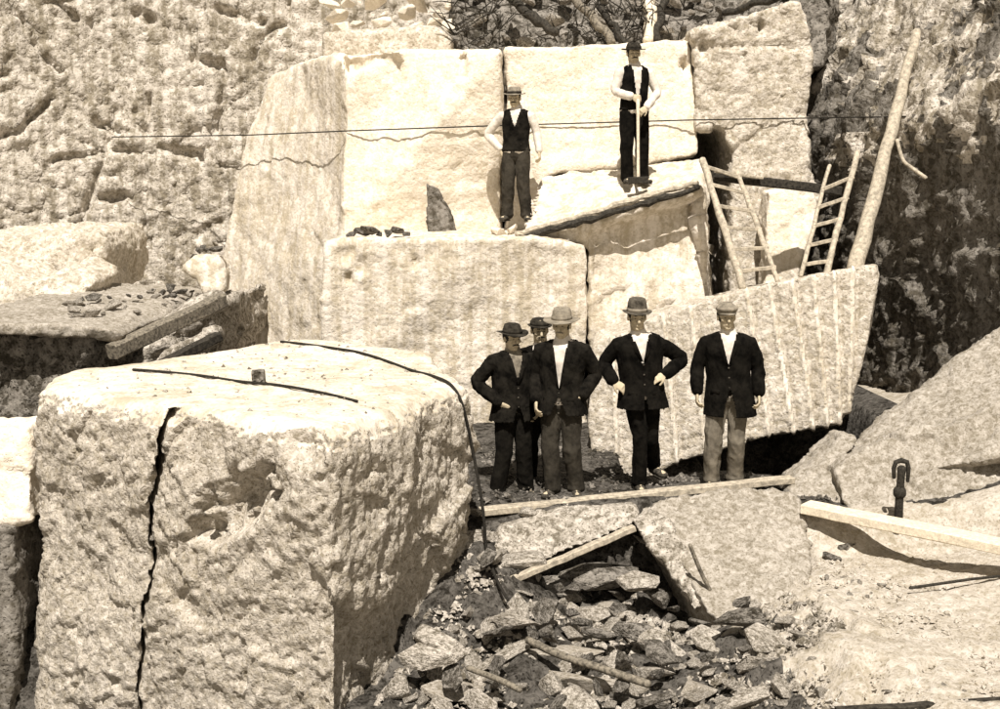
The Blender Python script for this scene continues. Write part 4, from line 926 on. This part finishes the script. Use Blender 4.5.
    def sleeves(mb, r, short=1.0):
        for s_ in (-1, 1):
            dw = (wr[s_]-el[s_]); end = el[s_]+dw*short
            mb.tube([nk.lerp(sh[s_], .35)+V((0, 0, -.045)), nk.lerp(sh[s_], .75)+V((0, 0, -.03)), sh[s_]+V((0, 0, -.022)), sh[s_].lerp(el[s_], .5), el[s_]-(el[s_]-sh[s_])*.08, el[s_]+dw*.08, el[s_]+dw*short*.6, end], [r*1.0, r*1.25, r*1.32, r*1.12, r, r, r*.92, r*.85], n=12)
    def front_y(x, z):                                    # front surface of the outer shell
        pts, rad = shell(.70, gr_, gf_); zs = [p.z for p in pts]; rx = np.interp(z, zs, [r[0] for r in rad]); ry = np.interp(z, zs, [r[1] for r in rad])
        cy = np.interp(z, zs, [p.y for p in pts]); return cy-ry*math.sqrt(max(0, 1-(x/rx)**2))
    o = outfit; vz = o.get('vz', 1.14)
    if o.get('shirt', 'white'):
        q = MB(); p_, r_ = shell(.90, .0, .002); q.tube(p_, r_, n=20)
        if o['top'] != 'jacket': sleeves(q, .052, .97)
        q.tube([nk+V((0, .0, -.03)), nk+V((0, -.004, .035))], [.079, .071], n=14)
        part('shirt', q, .010, M[o.get('shirt', 'white')], .006, 10, 2, seed=sd_+1)
    gr_, gf_ = .008, .014
    def vcut(z_lo, w_top, hem=0, hemz=.95):
        def f(P):
            cx = np.array([ax(min(max(z, .8), 1.44)).x for z in (.8, 1.44)]); x = P[:, 0]-np.interp(P[:, 2], [.8, 1.44], cx)
            cy = pv.y; fr = P[:, 1] < np.interp(P[:, 2], [.9, 1.44], [pv.y, nk.y])-.01
            w_ = np.interp(P[:, 2], [z_lo, 1.43], [0, w_top]); h_ = np.interp(P[:, 2], [.76, hemz], [hem, 0]) if hem else 0*w_
            return (fr & (P[:, 2] > z_lo) & (np.abs(x) < w_)) | (fr & (np.abs(x) < h_)) | (P[:, 2] < (o.get('jz', .765)+.01 if o['top'] == 'jacket' else .90)) | ((P[:, 2] > nk.z+.012) & (np.abs(x) < .12))
        return f
    if o.get('vest'):
        q = MB(); p_, r_ = shell(.92, gr_, gf_-.004, 1.43); q.tube(p_[:-1], r_[:-1], n=20)
        part('vest', q, .010, M[o['vest']], .004, 10, 2, cut=vcut(o.get('vestz', 1.2), .062), solid=.004, seed=sd_+2)
    if o.get('braces'):
        for s_ in (-1, 1):
            pts = [V((s_*.075+ax(z).x, front_y(s_*.075, z)-.004, z)) for z in (.98, 1.1, 1.2, 1.3, 1.39)]
            part('braces', MB().tube(pts, [(.026, .005)]*5, n=8), 0, M[o['braces']])
    if o['top'] == 'jacket':
        gr_, gf_ = .024, .026
        q = MB(); p_, r_ = shell(o.get('jz', .765), gr_, gf_, flare=1.08); q.tube(p_, r_, n=22); sleeves(q, .056, .96)
        part('jacket', q, .010, M[o['jacket']], .0075, 12, 1, cut=vcut(vz, .066, o.get('hem', .03)), solid=.006, seed=sd_)
        for s_ in (-1, 1):                                # lapels along the opening, collar round the neck
            lp = MB(); zs = [vz+.02, vz+.10, vz+.18, 1.40]; vv = []
            for z in zs:
                wo = float(np.interp(z, [vz, 1.43], [0, .066])); ww = float(np.interp(z, [vz, 1.32, 1.43], [.01, .05, .03]))
                cx = ax(z).x
                for xo, dy in ((wo-.004, -.002), (wo+ww, -.002), (wo+ww, -.012), (wo-.004, -.014)):
                    vv.append(V((cx+s_*xo, front_y(s_*xo, z)+dy, z)))
            ff = [(0, 1, 2, 3), (12, 13, 14, 15)]+[(i*4+j, i*4+(j+1) % 4, i*4+4+(j+1) % 4, i*4+4+j) for i in range(3) for j in range(4)]
            lp.add(vv, ff); part('lapel', lp, 0, M[o['jacket']])
        for z in (vz-.01, vz-.10, vz-.19):
            part('button', MB().ell((ax(z).x, front_y(0, z)-.012, z), (.009, .004, .009), 8, 4), 0, M['leather'])
        for s_ in (-1, 1):
            part('pocket_flap', MB().beam((s_*.07, front_y(s_*.07, .93)-.010, .93), (s_*.15, front_y(s_*.15, .93)-.008, .93), .010, .035, seg=2, jit=0), 0, M[o['jacket']])
    else:
        part('belt', MB().tube([pv+V((0, 0, .065)), pv+V((0, 0, .10))], [(.166, .122)]*2, n=24), 0, M['leather'])
    # --- hat
    hk = o['hat']; Rt = Rh @ Matrix.Rotation(o.get('tilt', .0), 3, 'Y')
    def lathe(prof, n=28, brim_up=0):
        v = []; f = []
        for i, (r, z) in enumerate(prof):
            for j in range(n):
                a_ = 2*math.pi*j/n; rr_ = r*(1+.10*abs(math.sin(a_))*(1 if r > .02 else 0)); zz = z
                if r > .10: zz += brim_up*(math.cos(a_)**2)*(r-.09)/.07-.10*(r-.10)*abs(math.sin(a_))
                if z > .05 and r < .085:
                    zz -= .012*max(0, -math.sin(a_)); rr_ *= 1-.16*(z/.12)*max(0, -math.sin(a_))*abs(math.cos(a_))*1.6
                p = V((rr_*math.cos(a_), rr_*math.sin(a_), zz)); v.append(H(0, .005, .055)+Rt @ (p-V((0, 0, .0))))
        for i in range(len(prof)-1):
            for j in range(n): f.append((i*n+j, i*n+(j+1) % n, (i+1)*n+(j+1) % n, (i+1)*n+j))
        f.append(tuple((len(prof)-1)*n+j for j in range(n))); return MB().add(v, f)
    if hk[0] == 'brim':                                   # ('brim', material, band material, brim radius, crown height, upturn)
        _, mt, bd, br, hc, up = hk[:6]
        ho = part('hat', lathe([(br-.004, -.004), (br, 0), (br-.01, .004), (.10, .006), (.090, .012), (.088, .04), (.083, hc*.7), (.074, hc*.93), (.058, hc), (.040, hc-.004), (.022, hc-.016), (.004, hc-.018)], brim_up=up), 0, M[mt])
        hb_ = MB(); v = lathe([(.0905, .010), (.0935, .012), (.0915, .040), (.0885, .041)], brim_up=0); hb_.add(v.v, v.f[:-1])
        me = hb_.mesh(); bo = ob('hat_band', me, M[bd], ho)
    else:                                                 # flat cap
        q = MB(); q.ell(H(0, .0, .085), (.102, .118, .040), 20, 10, Rt); q.tube([H(0, .01, .05), H(0, .005, .085)], [(.086, .098), (.094, .106)], n=18)
        ho = part('flat_cap', q, .008, M[hk[1]], .003, 14, 3)
        vb = MB(); vv = []
        for k in range(9):
            a_ = math.pi*(.14+.72*k/8); c_, s_ = math.cos(a_), math.sin(a_)
            vv += [H(.080*c_, -.090*s_, .060), H(.086*c_, -.145*s_+.005, .046), H(.086*c_, -.145*s_+.005, .041), H(.080*c_, -.090*s_, .053)]
        ff = [(0, 1, 2, 3), (32, 33, 34, 35)]+[(i*4+j, i*4+(j+1) % 4, i*4+4+(j+1) % 4, i*4+4+j) for i in range(8) for j in range(4)]
        vb.add(vv, ff); me = vb.mesh(); ob('cap_visor', me, M[hk[1]], ho)
    return root
def feet(px, py, Y):                                     # where someone stands
    p = W(px, py, Y); return (p.x, p.y, p.z)

# five men on the lower level
gA = feet(513, 497, 11.05); gC = feet(561, 496, 10.85); gB = feet(540, 492, 11.4); gD = feet(640, 490, 10.95); gE = feet(724, 487, 11.0)
person(gA, .955, .32, dict(head=(-.02, -.03, 1.575), elL=(-.36, .07, 1.15), wrL=(-.17, -.10, .96), pnL=(1, .4, 0), hdL=(.8, -.3, -.5), elR=(.26, .04, 1.13), wrR=(.22, -.07, .90), pnR=(-1, .3, 0), anL=(-.15, .02, .09), anR=(.14, .02, .09), turn=.15),
       dict(top='jacket', jacket='suitb', trousers='trod', hat=('brim', 'hatd', 'hatd', .150, .095, .03), vz=1.12, moustache='hair', shirt='hatm', vest='suitb', hem=.06),
       'man in a dark wide-brimmed hat, leftmost of the standing men, hand on his hip')
person(gB, .985, -.05, dict(head=(-.01, -.03, 1.60), elL=(-.24, .05, 1.13), wrL=(-.22, -.05, .88), elR=(.24, .05, 1.13), wrR=(.22, -.05, .88), turn=.2),
       dict(top='jacket', jacket='suit', trousers='trod', hat=('brim', 'hatd', 'hatd', .118, .07, .02), vz=1.14, moustache='hair'),
       'man mostly hidden behind the man in the wide pale hat, only his shaded head showing')
person(gC, 1.0, -.22, dict(head=(0, -.03, 1.585), elL=(-.25, .05, 1.12), wrL=(-.22, -.10, .90), pnL=(1, .3, 0), elR=(.31, .08, 1.14), wrR=(.19, -.06, .95), pnR=(-1, .3, 0), hdR=(-.6, -.3, -.6), anL=(-.08, .0, .09), anR=(.13, .04, .09), turn=-.1),
       dict(top='jacket', jacket='suitb', trousers='trom', hat=('brim', 'hatl', 'hatm', .165, .115, .012), vz=1.0, shirt='white', moustache='hatm', hem=.08, vest=None),
       'man in a wide pale-grey hat with a white shirt under an open jacket')
person(gD, 1.01, .08, dict(head=(-.06, -.03, 1.60), neck=(-.04, .01, 1.44), chest=(-.02, .01, 1.25), pelvis=(.0, 0, .93), shL=(-.215, .01, 1.365), shR=(.15, .01, 1.37), elL=(-.34, .10, 1.17), wrL=(-.275, -.07, 1.03), hdL=(.75, -.25, -.5), pnL=(.3, .5, -.6), elR=(.40, .10, 1.20), wrR=(.19, -.10, 1.09), hdR=(-.85, -.25, -.3), pnR=(-.3, .5, -.6),
        knL=(-.015, -.05, .50), anL=(-.01, -.02, .09), knR=(.10, .03, .50), anR=(.16, .22, .20), toeR=(.09, -.14, -.03), toeL=(-.01, -.17, 0), turn=.0, curl=.45),
       dict(top='jacket', jacket='suit', trousers='suit', hat=('brim', 'hatf', 'hatl', .132, .128, .02), vz=1.20, hem=.015, leg=.9),
       'man in a dark suit and banded fedora, elbows out and both hands on his hips')
person(gE, 1.0, -.14, dict(head=(-.02, -.03, 1.595), elL=(-.27, .03, 1.13), wrL=(-.27, -.05, .90), pnL=(1, .1, 0), elR=(.28, .03, 1.13), wrR=(.29, -.05, .90), pnR=(-1, .1, 0), anL=(-.12, -.04, .09), anR=(.10, .06, .09), knL=(-.11, -.07, .49), pelvis=(.02, 0, .93), turn=.18, nod=.02, curl=.6),
       dict(top='jacket', jacket='suit', trousers='trol', hat=('cap', 'hatm'), vz=1.16, hem=.05, build=1.09, jz=.68, vest='suitb', vestz=1.16, leg=1.05),
       'man in a pale flat cap, dark jacket and dusty pale trousers, rightmost of the men')
# two workers above
gF = feet(516, 221, 15.45); gG = feet(633, 184, 15.05)
person(gF, .965, -.18, dict(head=(-.02, -.03, 1.58), elL=(-.40, .06, 1.13), wrL=(-.20, -.02, .93), hdL=(.8, -.2, -.5), pnL=(.3, .5, -.5), elR=(.27, .04, 1.14), wrR=(.31, -.04, .90), pnR=(-1, .1, 0), anL=(-.12, .02, .09), anR=(.14, 0, .09), curl=.6),
       dict(top='shirt', vest='suitb', vestz=1.22, trousers='trom', hat=('brim', 'hatm', 'hatd', .145, .10, .02), moustache='hair'),
       'man in a light hat and dark vest over white sleeves, hand on his hip')
gr = person(gG, .985, .25, dict(head=(-.03, -.03, 1.585), elL=(-.26, .0, 1.13), wrL=(-.10, -.17, 1.06), hdL=(.8, -.3, -.1), pnL=(0, 1, -.3), elR=(.30, -.02, 1.12), wrR=(.07, -.24, .93), hdR=(-.7, -.2, -.5), pnR=(-.2, .6, -.5), anL=(-.07, .04, .09), anR=(.12, .0, .09), turn=-.1, curl=.85),
       dict(top='shirt', braces='suit', trousers='suit', hat=('brim', 'hatd', 'hatd', .15, .085, .01), moustache='hair', vest='suit', vestz=1.0),
       'man in a dark wide hat leaning on a sledgehammer on the sloping ledge')
# sledgehammer under his hands
G = Vector(gG); t0 = G+Vector((.03, -.29, .02)); t1 = G+Vector((.02, -.22, 1.0))
e_ = empty('sledgehammer', tuple(t0), 'sledgehammer with a pale handle standing on its head before the man on the sloping ledge', 'sledgehammer')
ob('handle', sub(MB().tube([t0.lerp(t1, i/6) for i in range(7)], [.024, .020, .019, .018, .019, .020, .024], n=9), e_).mesh(), M['woodwhite'], e_)
ob('head', sub(MB().beam(t0+Vector((-.12, 0, .02)), t0+Vector((.12, 0, .03)), .085, .085, seg=4, jit=.001), e_).mesh(), M['iron'], e_, smooth=False)
